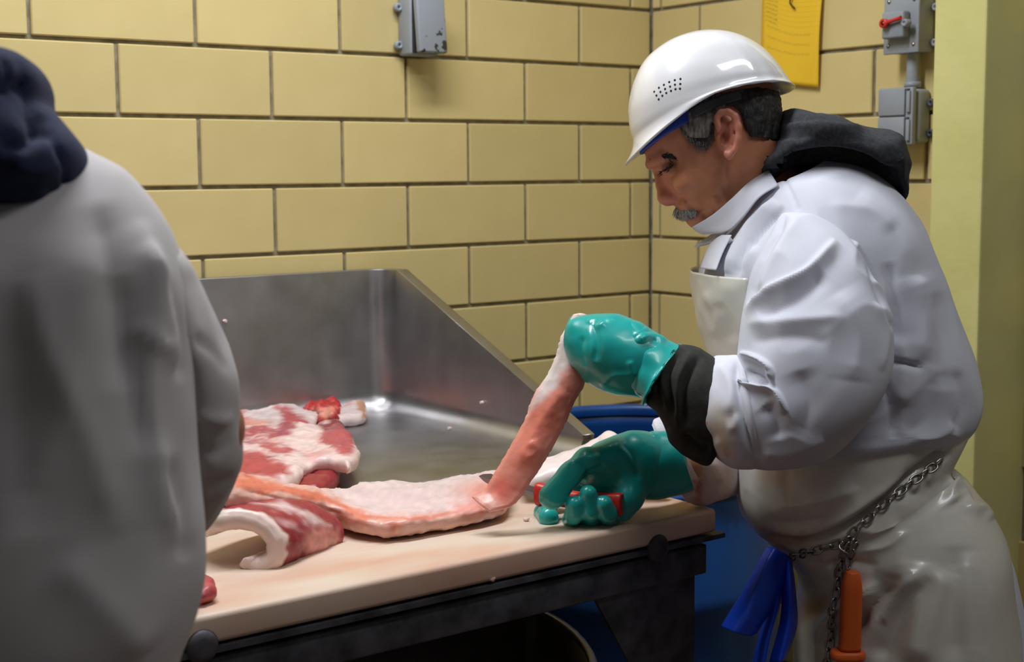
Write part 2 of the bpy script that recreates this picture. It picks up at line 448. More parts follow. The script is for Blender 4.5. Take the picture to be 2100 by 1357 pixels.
M['hood'] = mat('charcoal_fleece', (40, 41, 46), (52, 53, 58), .95, nscale=180, bump=.4, bscale=500, bdist=.001, contrast=(.4, .6))
M['navy'] = mat('navy_fleece', (26, 33, 62), (34, 42, 76), .95, nscale=150, bump=.3, bscale=450, bdist=.001)
M['sleeve'] = mat('black_green_knit', (36, 37, 33), (46, 47, 42), .92, nscale=100, bump=.3, bscale=400, bdist=.001)
M['glove'] = mat('teal_rubber', (20, 158, 152), (30, 170, 162), .3, nscale=8, bump=.05, bscale=60, coat=.2, rvar=.06)
M['skin'] = mat('skin', (158, 100, 72), (172, 112, 80), .48, attr=True, nscale=60, bump=.12, bscale=420, sub=.12, bdist=.0008)
M['hairdark'] = mat('dark_hair', (22, 20, 19), (52, 48, 44), .6, nscale=160, bump=.8, bscale=240, stretch=(1, 1, .3), bdist=.003)
M['hairgrey'] = mat('grey_hair', (84, 76, 70), (150, 142, 136), .6, nscale=220, bump=.8, bscale=260, stretch=(1, 1, .25), bdist=.003)
M['whisker'] = mat('grey_whiskers', (150, 145, 141), (214, 210, 207), .6, nscale=300)
M['whisker2'] = mat('grey_brown_hair', (60, 54, 50), (128, 120, 114), .6, nscale=300)
M['meat'] = mat('raw_pork', (200, 120, 110), None, .36, attr=True, bump=.22, bscale=160, sub=.18, nscale=30, rvar=.1, bdist=.0015)
M['blade'] = mat('knife_steel', (150, 150, 152), (168, 168, 170), .45, metal=.7)
M['orange'] = mat('orange_plastic', (204, 88, 24), (214, 98, 30), .5, nscale=14, bump=.05)
M['bluecloth'] = mat('blue_plastic_sheet', (18, 64, 206), (30, 82, 224), .42, nscale=12, bump=.1, bscale=60)
M['lampmetal'] = mat('lamp_housing', (225, 225, 225), (235, 235, 235), .5)
M['boots'] = mat('boot_rubber', (220, 218, 208), (230, 228, 220), .5)
M['trousers'] = mat('trouser_cloth', (40, 44, 60), (52, 56, 74), .9)

# ------------------------------------------------------------------ the room
HC, HB, MO = .1362, .16, .008
Z3 = 1.39066
def tile_mesh(w, h):
    bm = bmesh.new(); bmesh.ops.create_cube(bm, size=1)
    for v in bm.verts: v.co = Vector((v.co.x*(w-MO), v.co.y*.012, v.co.z*(h-MO)))
    bmesh.ops.bevel(bm, geom=[e for e in bm.edges if min(v.co.y for v in e.verts) < 0], offset=.0022, segments=1, affect='EDGES')
    me = bpy.data.meshes.new('tile'); bm.to_mesh(me); bm.free(); me.materials.append(M['tile']); return me
_tm = {}
def place_tile(parent, a, b, z0, z1, right):
    w = round(abs(b-a), 4); h = round(z1-z0, 4)
    if w < .02: return
    if (w, h) not in _tm: _tm[(w, h)] = tile_mesh(w, h)
    o = bpy.data.objects.new('tile', _tm[(w, h)]); COL.objects.link(o)
    jit = lambda s: random.uniform(-s, s)
    if right: o.location = (-.002+jit(.0008), -(a+b)/2, (z0+z1)/2); o.rotation_euler = (jit(.003), jit(.003), -math.pi/2+jit(.003))
    else: o.location = (-(a+b)/2, -.002+jit(.0008), (z0+z1)/2); o.rotation_euler = (jit(.003), jit(.002), jit(.003))
    setpar(o, parent)
wall_back = struct(box('wall_back', (-2.2, .05+.0, 1.4), (4.6, .1, 2.8), M['mortar']))
wall_right = struct(box('wall_right', (.05, -1.9, 1.4), (.1, 3.8, 2.8), M['mortar']))
floor = struct(box('floor', (-2.2, -1.9, -.05), (4.6, 3.8, .1), M['floor']))
ceiling = struct(box('ceiling', (-2.2, -1.9, 2.85), (4.6, 3.8, .1), M['ceiling']))
rows = []
k = -6
while True:
    z1 = Z3-(k-1-3)*HC; z0 = z1-HC
    if z0 < .25: break
    if z1 < 2.35: rows.append((k, z0, z1))
    k += 1
for k, z0, z1 in rows:
    off = .0691+(HB if k % 2 else 0)
    xs = [0.004]+[off+i*2*HB for i in range(11)]
    for a, b in zip(xs[:-1], xs[1:]):
        if a < 2.75: place_tile(wall_back, a, b, z0, z1, False)
    ys = [0.012, .1753, .4953, .8153, 1.1353] if k % 2 else [0.012, .0425, .3625, .6825, 1.0025]
    for a, b in zip(ys[:-1], ys[1:]): place_tile(wall_right, a, b, z0, z1, True)
pil = struct(prism('pillar', [(-.16, -.941, 0), (-.16, -1.052, 0), (.01, -1.052, 0), (.01, -.941, 0)], (0, 0, 2.8), M['pillar'], bev=.004))

# ceiling lamps (above the frame)
for i, (loc, ln, en) in enumerate(LAMPS):
    t = tag(empty('ceiling_lamp', (loc[0], loc[1], 2.8)), ['long fluorescent ceiling lamp above the steel table', 'long fluorescent ceiling lamp nearer the viewer'][i], 'lamp', 'ceiling lamps')
    box('housing', (loc[0], loc[1], 2.765), (ln+.06, .3, .07), M['lampmetal'], t, bev=.01)
    for s in (-1, 1):
        o = tube('lamp_tube', [(loc[0]-ln/2, loc[1]+s*.07, 2.72), (loc[0]+ln/2, loc[1]+s*.07, 2.72)], .013, M['lampmetal'], t, m=12)
    a = area('lamp_light', (loc[0], loc[1], 2.70), ln, en, (.93, .96, 1.), sy=.22); setpar(a, t)

# ------------------------------------------------------------------ steel table
table = tag(empty('work_table', (-1.6, -.6, 0)), 'stainless steel work table with high splash back and dark iron frame', 'table')
XR, XL, YB, YF, YT = -.80, -2.35, -.05, -1.125, -.70
def tray():
    zt = TZ; hb = .296
    V = [(XL, YT, zt), (XR, YT, zt), (XR, YB, zt), (XL, YB, zt), (XR, YB, zt+hb), (XL, YB, zt+hb), (XR, YT+.0, zt+.035), (XR, -.10, zt+hb)]
    fs = [(0, 1, 2, 3), (3, 2, 4, 5), (1, 6, 7, 4, 2)]
    o = make('tray', V, fs, M['steel'], table, smooth=True)
    bm = bmesh.new(); bm.from_mesh(o.data)
    es = [e for e in bm.edges if len(e.link_faces) == 2]
    bmesh.ops.bevel(bm, geom=es, offset=.042, segments=8, affect='EDGES', profile=.5)
    bmesh.ops.recalc_face_normals(bm, faces=bm.faces)
    if sum(f.normal.z for f in bm.faces) < 0: bmesh.ops.reverse_faces(bm, faces=bm.faces)
    bm.to_mesh(o.data); bm.free()
    o.data.polygons.foreach_set('use_smooth', [True]*len(o.data.polygons))
    mod(o, 'SOLIDIFY', thickness=.026, offset=-1)
    mod(o, 'BEVEL', width=.004, segments=3, limit_method='ANGLE', angle_limit=1.)
    return o
tray()
# rolled strip of steel that the board lies on, frame rails, legs, gusset plates
box('board_shelf', ((XL-.91)/2, (YF+YT)/2+.01, TZ-.045), (abs(XL+.91), abs(YF-YT)-.02, .012), M['steel'], table)
box('front_rail', ((XL-.915)/2, YF+.03, TZ-.075), (abs(XL+.915), .055, .045), M['darkiron'], table, bev=.003)
box('rail_lip', ((XL-.885)/2, YF+.02, TZ-.0425), (abs(XL+.885), .05, .007), M['darkiron'], table)
box('back_rail', ((XL+XR)/2, YB-.05, TZ-.06), (abs(XL-XR)-.02, .04, .05), M['darkiron'], table)
box('side_rail', (-.93, (YF+YB)/2, TZ-.075), (.04, abs(YF-YB)-.14, .045), M['darkiron'], table)
for x, y in ((-.955, YF+.04), (-.93, YB-.06), (XL+.06, YF+.04), (XL+.06, YB-.06)):
    box('leg', (x, y, (TZ-.09)/2), (.05, .05, TZ-.09), M['darkiron'], table, bev=.004)
for sx, x in ((1, -.935), (-1, XL+.04)):
    prism('gusset_plate', [(x, YF+.008, TZ-.085), (x-sx*.2, YF+.008, TZ-.085), (x-sx*.07, YF+.008, TZ-.30), (x, YF+.008, TZ-.34)], (0, .006, 0), M['darkiron'], table)
for px, py in ((1350, 1124), (415, 1326)):
    c = aty(px, py, YF-.004)
    o = lathe('bolt_head', [(.0001, .006), (.010, .006), (.017, .004), (.020, 0), (.020, -.004)], (0, 0, 0), M['darkiron'], table, m=24)
    o.data.transform(Matrix.Translation(Vector(c)) @ Matrix.Rotation(math.pi/2, 4, 'X'))

board = box('cutting_board', ((-.90-2.30)/2, (YF+YT)/2-.003, TZ-.018), (1.40, abs(YF-YT), .036), M['board'], bev=.007, seg=3)
tag(board, 'white plastic cutting board stained pink along the table front', 'cutting board')

# blue drum in the corner, steel drum under the table
dc = np.array([-.42, -.42, 0])
drum = tag(empty('plastic_drum', dc), 'open blue plastic drum in the corner behind the butcher', 'drum')
lathe('body', [(.27, .0), (.285, .02), (.29, .05), (.29, .27), (.297, .285), (.297, .305), (.29, .32), (.29, .56), (.298, .575), (.298, .60), (.29, .615), (.288, .80), (.276, .84), (.276, .87)], dc, M['drum'], drum, 72, .005)
lathe('rim', [(.268, .865), (.284, .868), (.287, .878), (.284, .888), (.268, .888), (.265, .877), (.268, .865)], dc, M['drum'], drum, 72)
lathe('hoop', [(.286, .79), (.296, .793), (.299, .80), (.296, .807), (.286, .81)], dc, M['drum'], drum, 72)
lathe('base', [(.001, .012), (.27, .012), (.275, .0)], dc, M['drum'], drum, 72)
pc = np.array([-1.393, -.665, 0])
pot = tag(empty('steel_vat', pc), 'wide round steel vat standing under the table', 'vat')
lathe('wall', [(.47, .0), (.487, .01), (.492, .04), (.492, .65)], pc, M['steel'], pot, 72, .004)
lathe('rim', [(.488, .65), (.496, .65), (.500, .656), (.496, .662), (.488, .662), (.485, .656), (.488, .65)], pc, M['steel'], pot, 72)
lathe('base', [(.001, .008), (.47, .008), (.475, .0)], pc, M['steel'], pot, 72)

# ------------------------------------------------------------------ wall fittings
def fitting_left():
    a = aty(812, 60, -.002); xl = a[0]; zb = aty(812, 113, -.03)[2]; w, d, h = .072, .05, .125
    t = tag(empty('outlet_box', (xl+w/2, 0, zb)), 'grey metal outlet box with a chipped flip cover on the tiled wall', 'electrical box')
    box('box', (xl+w/2, -.008-d/2, zb+h/2), (w, d, h), M['greybox'], t, bev=.006, seg=3)
    for pz in (.022, .10):
        o = lathe('mounting_lug', [(.0001, -.004), (.007, -.004), (.009, 0), (.0085, .01), (.0035, .010), (.003, .004), (.0001, .004)], (0, 0, 0), M['greybox'], t, 20)
        o.data.transform(Matrix.Translation(Vector((xl-.006, -.016, zb+pz))) @ Matrix.Rotation(math.pi/2, 4, 'X'))
    o = box('gasket', (xl+w/2, -.008-d-.004, zb+h/2), (w-.008, .008, h-.008), M['rubber'], t)
    rot = Matrix.Rotation(-.10, 3, 'X')
    c = box('cover', (xl+w/2+.002, -.008-d-.018, zb+h/2), (w-.002, .016, h-.006), M['chip'], t, bev=.004, seg=3, rot=rot)
    for s in (-1, 1):
        tube('hinge', [(xl+w/2+s*.024-.008, -.008-d-.012, zb+h-.004), (xl+w/2+s*.024+.008, -.008-d-.012, zb+h-.004)], .006, M['darkiron'], t, m=12)
chip = mat('chipped_paint', (140, 146, 154), None, .5); M['chip'] = chip
nt = chip.node_tree; N = nt.nodes; L = nt.links; b = N['Principled BSDF']
tc = N.new('ShaderNodeTexCoord'); nz = N.new('ShaderNodeTexNoise'); nz.inputs['Scale'].default_value = 55; nz.inputs['Detail'].default_value = 4
sep = N.new('ShaderNodeSeparateXYZ'); L.new(tc.outputs['Generated'], sep.inputs[0])
L.new(tc.outputs['Object'], nz.inputs['Vector'])
ma = N.new('ShaderNodeMath'); ma.operation = 'MULTIPLY_ADD'; ma.inputs[1].default_value = -.33; ma.inputs[2].default_value = 0
L.new(sep.outputs['Z'], ma.inputs[0]); mb = N.new('ShaderNodeMath'); mb.operation = 'MULTIPLY_ADD'; mb.inputs[1].default_value = .13
L.new(sep.outputs['X'], mb.inputs[0]); L.new(ma.outputs[0], mb.inputs[2])
mc = N.new('ShaderNodeMath'); mc.operation = 'ADD'; L.new(mb.outputs[0], mc.inputs[0]); L.new(nz.outputs['Fac'], mc.inputs[1])
cr = N.new('ShaderNodeValToRGB'); cr.color_ramp.elements[0].position = .585; cr.color_ramp.elements[1].position = .60
cr.color_ramp.elements[0].color = (*lin(142, 148, 156), 1); cr.color_ramp.elements[1].color = (*lin(52, 50, 48), 1)
L.new(mc.outputs[0], cr.inputs[0]); L.new(cr.outputs[0], b.inputs['Base Color'])
fitting_left()
def fitting_right():
    # switch with a red lever
    f0 = -.062
    y0 = atx(1812, 60, f0)[1]; y1 = atx(1884, 60, f0)[1]; zb = atx(1845, 110, f0)[2]; zt = zb+.118
    yc = (y0+y1)/2; w = abs(y1-y0)
    t = tag(empty('wall_switch', (0, yc, zb)), 'grey metal switch box with a red lever on the right wall', 'electrical box')
    box('box', (-.034, yc, (zb+zt)/2), (.052, w-.006, zt-zb-.004), M['greybox'], t, bev=.006, seg=3)
    box('cover_plate', (f0+.003, yc, (zb+zt)/2), (.006, w, zt-zb), M['greybox'], t, bev=.002)
    zc = atx(1842, 50, f0-.018)[2]
    box('switch_housing', (f0-.011, yc+.004, zc), (.022, w*.62, .052), M['greybox'], t, bev=.004)
    a = atx(1813, 48, f0-.03); e = atx(1848, 36, f0-.03)
    lv = tube('lever', [a, (a+e)/2, e], [.0045, .0035, .004], M['red'], t, m=10)
    o = lathe('lever_ring', [(.005, -.004), (.009, -.004), (.009, .004), (.005, .004), (.005, -.004)], (0, 0, 0), M['red'], lv, 20)
    o.data.transform(Matrix.Translation(Vector(a)) @ Matrix.Rotation(math.pi/2, 4, 'Y'))
    pv = lathe('pivot', [(.0001, .002), (.003, .002), (.0032, .004), (.007, .004), (.008, 0), (.008, -.01)], (0, 0, 0), M['greybox'], t, 16)
    pv.data.transform(Matrix.Translation(Vector(atx(1856, 47, f0-.024))) @ Matrix.Rotation(-math.pi/2, 4, 'Y'))
    for dy in (-1, 1):
        for z in (zb+.016, zt-.016):
            s = lathe('screw', [(.0001, .0025), (.003, .002), (.0045, 0), (.0045, -.001)], (0, 0, 0), M['chainsteel'], t, 12)
            s.data.transform(Matrix.Translation((f0, yc+dy*(w/2-.012), z)) @ Matrix.Rotation(-math.pi/2, 4, 'Y'))
    for z in (zb+.02, zt-.03):
        s = lathe('mounting_lug', [(.0001, .004), (.003, .004), (.003, .008), (.0075, .008), (.008, -.004), (.0001, -.004)], (0, 0, 0), M['greybox'], t, 16)
        s.data.transform(Matrix.Translation((-.014, yc-w/2-.006, z)) @ Matrix.Rotation(-math.pi/2, 4, 'Y'))
    # outlet box below, with two flip covers, and the conduit between them
    y2 = atx(1803, 240, f0)[1]; y3 = atx(1872, 240, f0)[1]; z2 = atx(1840, 297, f0)[2]; z3 = atx(1840, 180, f0)[2]
    yc2 = (y2+y3)/2; w2 = abs(y3-y2)
    t2 = tag(empty('outlet_box', (0, yc2, z2)), 'grey outlet box with two flip covers on the right wall below the switch', 'electrical box')
    box('box', (-.028, yc2, (z2+z3)/2), (.040, w2+.004, z3-z2-.006), M['greybox'], t2, bev=.008, seg=3)
    box('gasket', (-.051, yc2, (z2+z3)/2), (.006, w2-.008, z3-z2-.012), M['rubber'], t2)
    box('frame', (f0+.0045, yc2, (z2+z3)/2), (.012, w2, z3-z2), M['greybox'], t2, bev=.002)
    zm = (z2+z3)/2
    for za, zb_ in ((z2+.002, zm-.0015), (zm+.0015, z3-.002)):
        fl = box('flip_cover', (f0-.004, yc2+.007, (za+zb_)/2), (.006, w2-.018, zb_-za), M['greybox'], t2, bev=.0015)
        hg = box('hinge', (f0-.004, yc2-w2/2+.008, (za+zb_)/2), (.006, .008, (zb_-za)*.8), M['greybox'], t2, bev=.0015)
        box('hinge_pin', (f0-.0045, yc2-w2/2+.010, zb_-.003), (.006, .006, .004), M['darkiron'], t2)
    for z in (z2+.022, z3-.03):
        s = lathe('mounting_lug', [(.0001, .004), (.003, .004), (.003, .008), (.0075, .008), (.008, -.004), (.0001, -.004)], (0, 0, 0), M['darkiron'], t2, 16)
        s.data.transform(Matrix.Translation((-.014, yc2-w2/2-.010, z)) @ Matrix.Rotation(-math.pi/2, 4, 'Y'))
    cy = atx(1872, 150, -.03)[1]
    o = tube('conduit', [(-.03, cy, z3-.001), (-.03, cy, zb+.001)], .0125, M['greybox'], None, m=20)
    tag(o, 'short grey conduit pipe joining the switch box to the outlet box', 'pipe')
    for z in (z3+.006,): lathe('collar', [(.0128, -.006), (.0165, -.006), (.0165, .006), (.0128, .006)], (-.03, cy, z), M['greybox'], o, 20)
fitting_right()

# yellow notice on a hook
def notice():
    xw = -.012
    TL = atx(1566, -58, xw); TR = atx(1693, -74, xw); BL = atx(1560, 166, xw-.004); BR = atx(1678, 180, xw-.006)
    L0 = [TL, (TL*.6+BL*.4)+[-.002, 0, 0], BL]; L1 = [TR, TR*.5+BR*.5+[-.007, 0, 0], BR]
    Lm = [(TL+TR)/2, (TL+TR+BL+BR)/4+[-.002, 0, 0], (BL+BR)/2+[-.002, 0, 0]]
    Mp = mat('yellow_paper', (236, 190, 36), (240, 194, 42), .75, nscale=8); nt = Mp.node_tree; N = nt.nodes; L = nt.links; b = N['Principled BSDF']
    src = b.inputs['Base Color'].links[0].from_socket
    tc = N.new('ShaderNodeTexCoord'); sep = N.new('ShaderNodeSeparateXYZ'); L.new(tc.outputs['UV'], sep.inputs[0])
    def math_(op, a, b_=None, c=None):
        n = N.new('ShaderNodeMath'); n.operation = op
        for i, v in enumerate((a, b_, c)):
            if v is None: continue
            if isinstance(v, (int, float)): n.inputs[i].default_value = v
            else: L.new(v, n.inputs[i])
        return n.outputs[0]
    v, u = sep.outputs['X'], sep.outputs['Y']
    row = math_('FRACT', math_('MULTIPLY', v, 24.)); rid = math_('FLOOR', math_('MULTIPLY', v, 24.))
    rule = math_('MULTIPLY', math_('LESS_THAN', row, .09), math_('LESS_THAN', v, .53))
    nzt = N.new('ShaderNodeTexNoise'); nzt.inputs['Scale'].default_value = 1.; cmb = N.new('ShaderNodeCombineXYZ')
    L.new(math_('MULTIPLY', u, 46.), cmb.inputs[0]); L.new(math_('MULTIPLY', v, 120.), cmb.inputs[1]); L.new(cmb.outputs[0], nzt.inputs['Vector'])
    band = math_('MULTIPLY', math_('GREATER_THAN', row, .35), math_('LESS_THAN', row, .85))
    ink = math_('MULTIPLY', math_('GREATER_THAN', nzt.outputs['Fac'], .5), band)
    lab = math_('MULTIPLY', math_('MULTIPLY', ink, math_('LESS_THAN', math_('ABSOLUTE', math_('SUBTRACT', u, .17)), .10)), math_('LESS_THAN', v, .53))
    hand = math_('MULTIPLY', math_('MULTIPLY', math_('MULTIPLY', ink, math_('LESS_THAN', math_('ABSOLUTE', math_('SUBTRACT', u, .47)), .38)), math_('GREATER_THAN', v, .53)), math_('LESS_THAN', v, .78))
    hand = math_('MULTIPLY', hand, math_('MODULO', rid, 2.))
    tot = math_('ADD', math_('ADD', math_('MULTIPLY', rule, .22), math_('MULTIPLY', lab, .5)), math_('MULTIPLY', hand, .28))
    mx = N.new('ShaderNodeMix'); mx.data_type = 'RGBA'; L.new(tot, mx.inputs[0]); L.new(src, mx.inputs[6]); mx.inputs[7].default_value = (*lin(60, 60, 50), 1)
    L.new(mx.outputs[2], b.inputs['Base Color'])
    o = patch('paper_notice', [L0, Lm, L1], 26, 14, Mp, .0008, uv=True)
    tag(o, 'yellow paper form with faint ruled lines hanging on the right wall', 'paper')
    a = atx(1624, -6, xw-.008); c = atx(1627, 14, xw-.012); d = atx(1620, 6, xw-.010)
    h = tube('wire_hook', [a+np.array([.02, 0, .004]), a, d, c, c+np.array([.004, 0, -.003])], .0018, M['paperhook'], None, m=8)
    tag(h, 'small dark wire hook holding the yellow paper', 'hook')
notice()

# ------------------------------------------------------------------ meat
FAT, FATP, LEAN, LEAND, SALM = (226, 206, 202), (228, 190, 178), (176, 78, 78), (138, 44, 50), (226, 140, 120)
def plan_slab(name, outl, z0, h, rr, mt, parent=None, hh=.005, nz=None, colf=None, fl=None, sm=2, zt=None):
    P = closed_spl([atz(x, y, z0+h)[:2] for x, y in outl], 4)
    def f(p):
        d = poly_sdf(p[:, :2], P); zc = z0+h/2+(zt(p) if zt else 0)
        return inflate(d, p[:, 2]-zc, rr, h/2)
    pts = [(x, y, z) for x, y in P for z in (z0-.01, z0+h+.03)]
    o = implicit(name, f, pts, .025, hh, mt, parent, fl=fl, nz=nz, sm=sm, colf=colf)
    return o
def upring(back, front, T, e=.55):
    b = np.asarray(back); f = np.asarray(front); c = (b+f)/2; c = c-np.array([0, 0, T])
    return np.concatenate([c, f-c-np.array([0, 0, T]), np.array([0, 0, T]), [e], [0, 0, 0]])
# main belly, skin side up, being skinned
belly = tag(empty('pork_belly', atz(800, 1060, TZ)), 'long pale pork belly on the cutting board, its rind being peeled up into the glove', 'meat')
ST = [(500, 962, 458, 1000, .098, .016), (502, 962, 470, 998, .100, .020), (560, 977, 548, 1003, .084, .022), (640, 991, 628, 1014, .064, .022), (690, 995, 690, 1031, .047, .020), (752, 979, 752, 1055, .038, .0185), (800, 977, 815, 1058, .036, .018),
      (861, 979, 880, 1052, .034, .017), (938, 967, 940, 1042, .034, .017), (1010, 958, 985, 1034, .034, .016), (1040, 962, 1030, 1022, .034, .014), (1052, 966, 1042, 1016, .03, .008)]
rg = [upring(atz(a, b, TZ+z), atz(c, d, TZ+z), t, .6) for a, b, c, d, z, t in ST]
bc = painter(FAT, [([(430, 940), (560, 972), (660, 1000), (760, 1052), (900, 1046), (980, 1030), (980, 1120), (430, 1120)], (230, 182, 166), 8),
                   ([(470, 965), (560, 988), (650, 1008), (700, 1030), (760, 1058), (860, 1058), (960, 1036), (960, 1044), (860, 1068), (745, 1064), (690, 1040), (640, 1022), (560, 1010), (480, 1000)], (222, 126, 100), 5),
                   ([(930, 1000), (1000, 985), (1070, 1000), (1070, 1060), (930, 1052)], (232, 150, 136), 22),
                   ([(700, 1000), (820, 1005), (960, 1010), (960, 1030), (820, 1048), (730, 1030)], (232, 204, 204), 26),
                   ([(670, 1046), (720, 1058), (760, 1076), (700, 1068)], (214, 120, 100), 9), ([(780, 1066), (830, 1072), (800, 1092)], (220, 140, 122), 8)], warp=9, mottle=.07)
loft('slab', rg, 130, 72, M['meat'], belly, nz=[(26, .003, 4.), (90, .0022, 9.)], cap=(True, True), colf=bc,
     fl=[([(650, 1012), (708, 1033), (750, 1054), (810, 1056), (896, 1047), (960, 1034)], 5, -.004), ([(500, 1004), (560, 1018), (640, 1036), (700, 1052)], 5, -.003), ([(775, 1075), (800, 1090)], 9, .006)])
def Zt(px, py, z): return float((atz(px, py, z)-CAM)@W)
zb0 = Zt(1000, 1040, TZ+.036)
def Ls(pts, z0, z1):
    n = len(pts); return [K(x, y, z0+(z1-z0)*min(1, (i/(n-1))*1.15)) for i, (x, y) in enumerate(pts)]
sl = Ls([(968, 1020), (992, 1006), (1014, 970), (1048, 915), (1078, 858), (1095, 812), (1122, 770), (1140, 728), (1152, 690), (1172, 655), (1178, 646)], zb0, 1.985)
sm_ = Ls([(986, 1036), (1024, 1022), (1052, 978), (1088, 920), (1118, 866), (1136, 822), (1160, 780), (1176, 738), (1184, 690), (1190, 660), (1192, 642)], zb0-.014, 1.975)
sr = Ls([(1004, 1050), (1054, 1034), (1088, 990), (1126, 930), (1158, 872), (1174, 832), (1198, 788), (1212, 745), (1212, 700), (1206, 662), (1204, 648)], zb0-.02, 1.985)
def rag(P):
    nu, nv, _ = P.shape
    for i in range(nu):
        for e, o in ((0, 1), (nv-1, nv-2)):
            w = (P[i, e]-P[i, nv//2]); k = mnoise.noise(Vector((i*.55, e*.7, 3.)))*.05+mnoise.noise(Vector((i*2.1, e, 8.)))*.035
            P[i, e] = P[i, e]+w*k; P[i, o] = P[i, o]+w*k*.7
    return P
sc_ = painter((232, 152, 134), [([(1080, 858), (1096, 812), (1122, 765), (1145, 690), (1150, 640), (1210, 640), (1196, 690), (1168, 742), (1140, 795), (1110, 828)], (240, 224, 218), 9),
                               ([(1090, 850), (1130, 810), (1160, 800), (1150, 850), (1110, 920), (1060, 970), (1050, 950)], (234, 138, 116), 20), ([(1000, 1000), (1040, 975), (1060, 1000), (1030, 1030)], (228, 120, 104), 16), ([(930, 1000), (1010, 1010), (1040, 1060), (930, 1060)], (234, 172, 158), 18),
                               ([(1130, 930), (1160, 870), (1200, 790), (1215, 760), (1190, 850), (1140, 940), (1090, 1010), (1060, 1035)], (238, 186, 174), 12)], warp=8, mottle=.06)
patch('rind_strip', [sl, sm_, sr], 120, 26, M['meat'], .007, belly, nz=[(14, .003, 2.), (90, .0005, 5.)], colf=sc_, edge=rag, fl=[([(1075, 945), (1100, 925), (1090, 905)], 12, .004), ([(1060, 960), (1120, 850), (1160, 800)], 14, .003)])
# pale sheet lying behind the knife hand
zz = 2.20
bl = [K(x, y, zz+dz) for x, y, dz in ((1062, 985, -.01), (1090, 953, 0), (1140, 935, .01), (1190, 915, .01), (1226, 898, 0), (1250, 887, -.01), (1286, 912, -.01), (1340, 935, 0))]
ml = [K(x, y, zz-.06) for x, y in ((1070, 1000), (1110, 982), (1160, 965), (1210, 950), (1240, 940), (1265, 938), (1300, 950), (1350, 965))]
fl_ = [atz(x, y, TZ+.008) for x, y in ((1078, 1010), (1120, 1012), (1170, 1010), (1215, 1005), (1255, 1000), (1290, 1000), (1330, 1005), (1370, 1015))]
o = patch('pork_fat_sheet', [bl, ml, fl_], 70, 26, M['meat'], .012, nz=[(22, .004, 6.), (90, .0012, 3.)], colf=painter((238, 222, 220), [([(1240, 880), (1300, 900), (1290, 960), (1230, 930)], (240, 214, 206), 18)], mottle=.04))
tag(o, 'pale sheet of pork fat lying behind the knife hand', 'meat')
# rolled piece in front
roll = [(398, 1090), (440, 1074), (490, 1070), (530, 1084), (556, 1112), (556, 1142), (536, 1160), (512, 1164), (494, 1152)]
zr = Zt(540, 1172, TZ)+.01
def rl(dx, dy, dz, k=1., c=(520, 1150)): return [K(c[0]+(x-c[0])*k+dx, c[1]+(y-c[1])*k+dy, zr+dz+(.05 if i == 0 else 0)) for i, (x, y) in enumerate(roll)]
lines = [rl(0, 0, 0), rl(35, -14, .035), rl(80, -28, .08, .97), rl(120, -36, .12, .85), rl(148, -38, .14, .6)]
rc = painter((160, 60, 66), [([(520, 1030), (580, 1030), (640, 1052), (680, 1080), (640, 1074), (600, 1050), (550, 1040)], (222, 190, 186), 7), ([(560, 1062), (600, 1070), (630, 1090), (590, 1084)], (206, 150, 148), 6),
                            ([(620, 1110), (640, 1080), (700, 1085), (700, 1130), (640, 1150)], (222, 150, 140), 12), ([(560, 1100), (630, 1090), (620, 1150), (560, 1165)], (150, 46, 52), 14),
                            ([(430, 1062), (500, 1054), (540, 1080), (480, 1072)], (146, 60, 70), 12)], warp=8, mottle=.12)
def rcuv(V, c, u, v, b):
    nz_ = fbm(V, 60., 2, 5.)
    a = np.clip((.13+.06*nz_-v)/.05, 0, 1); a = np.maximum(a, np.clip(b*1.2-v*.2, 0, 1))[:, None]
    return c*(1-a)+np.array(lin(240, 216, 206))*a*(1+.06*nz_[:, None])
o = patch('rolled_pork_piece', lines, 90, 60, M['meat'], .026, nz=[(30, .002, 1.), (120, .0012, 7.)], colf=rc, cuv=rcuv)
tag(o, 'dark red pork piece with a white fat edge curling under, nearest on the board', 'meat')
o = plan_slab('pork_scrap', [(392, 1168), (420, 1165), (436, 1178), (446, 1192), (440, 1200), (400, 1208)], TZ, .022, .012, M['meat'], hh=.004, nz=[(60, .003, 2.)], colf=painter((182, 76, 80), [([(390, 1140), (425, 1150), (425, 1172), (390, 1180)], FATP, 8)], mottle=.1))
tag(o, 'small red pork scrap beside the near worker on the board edge', 'meat')
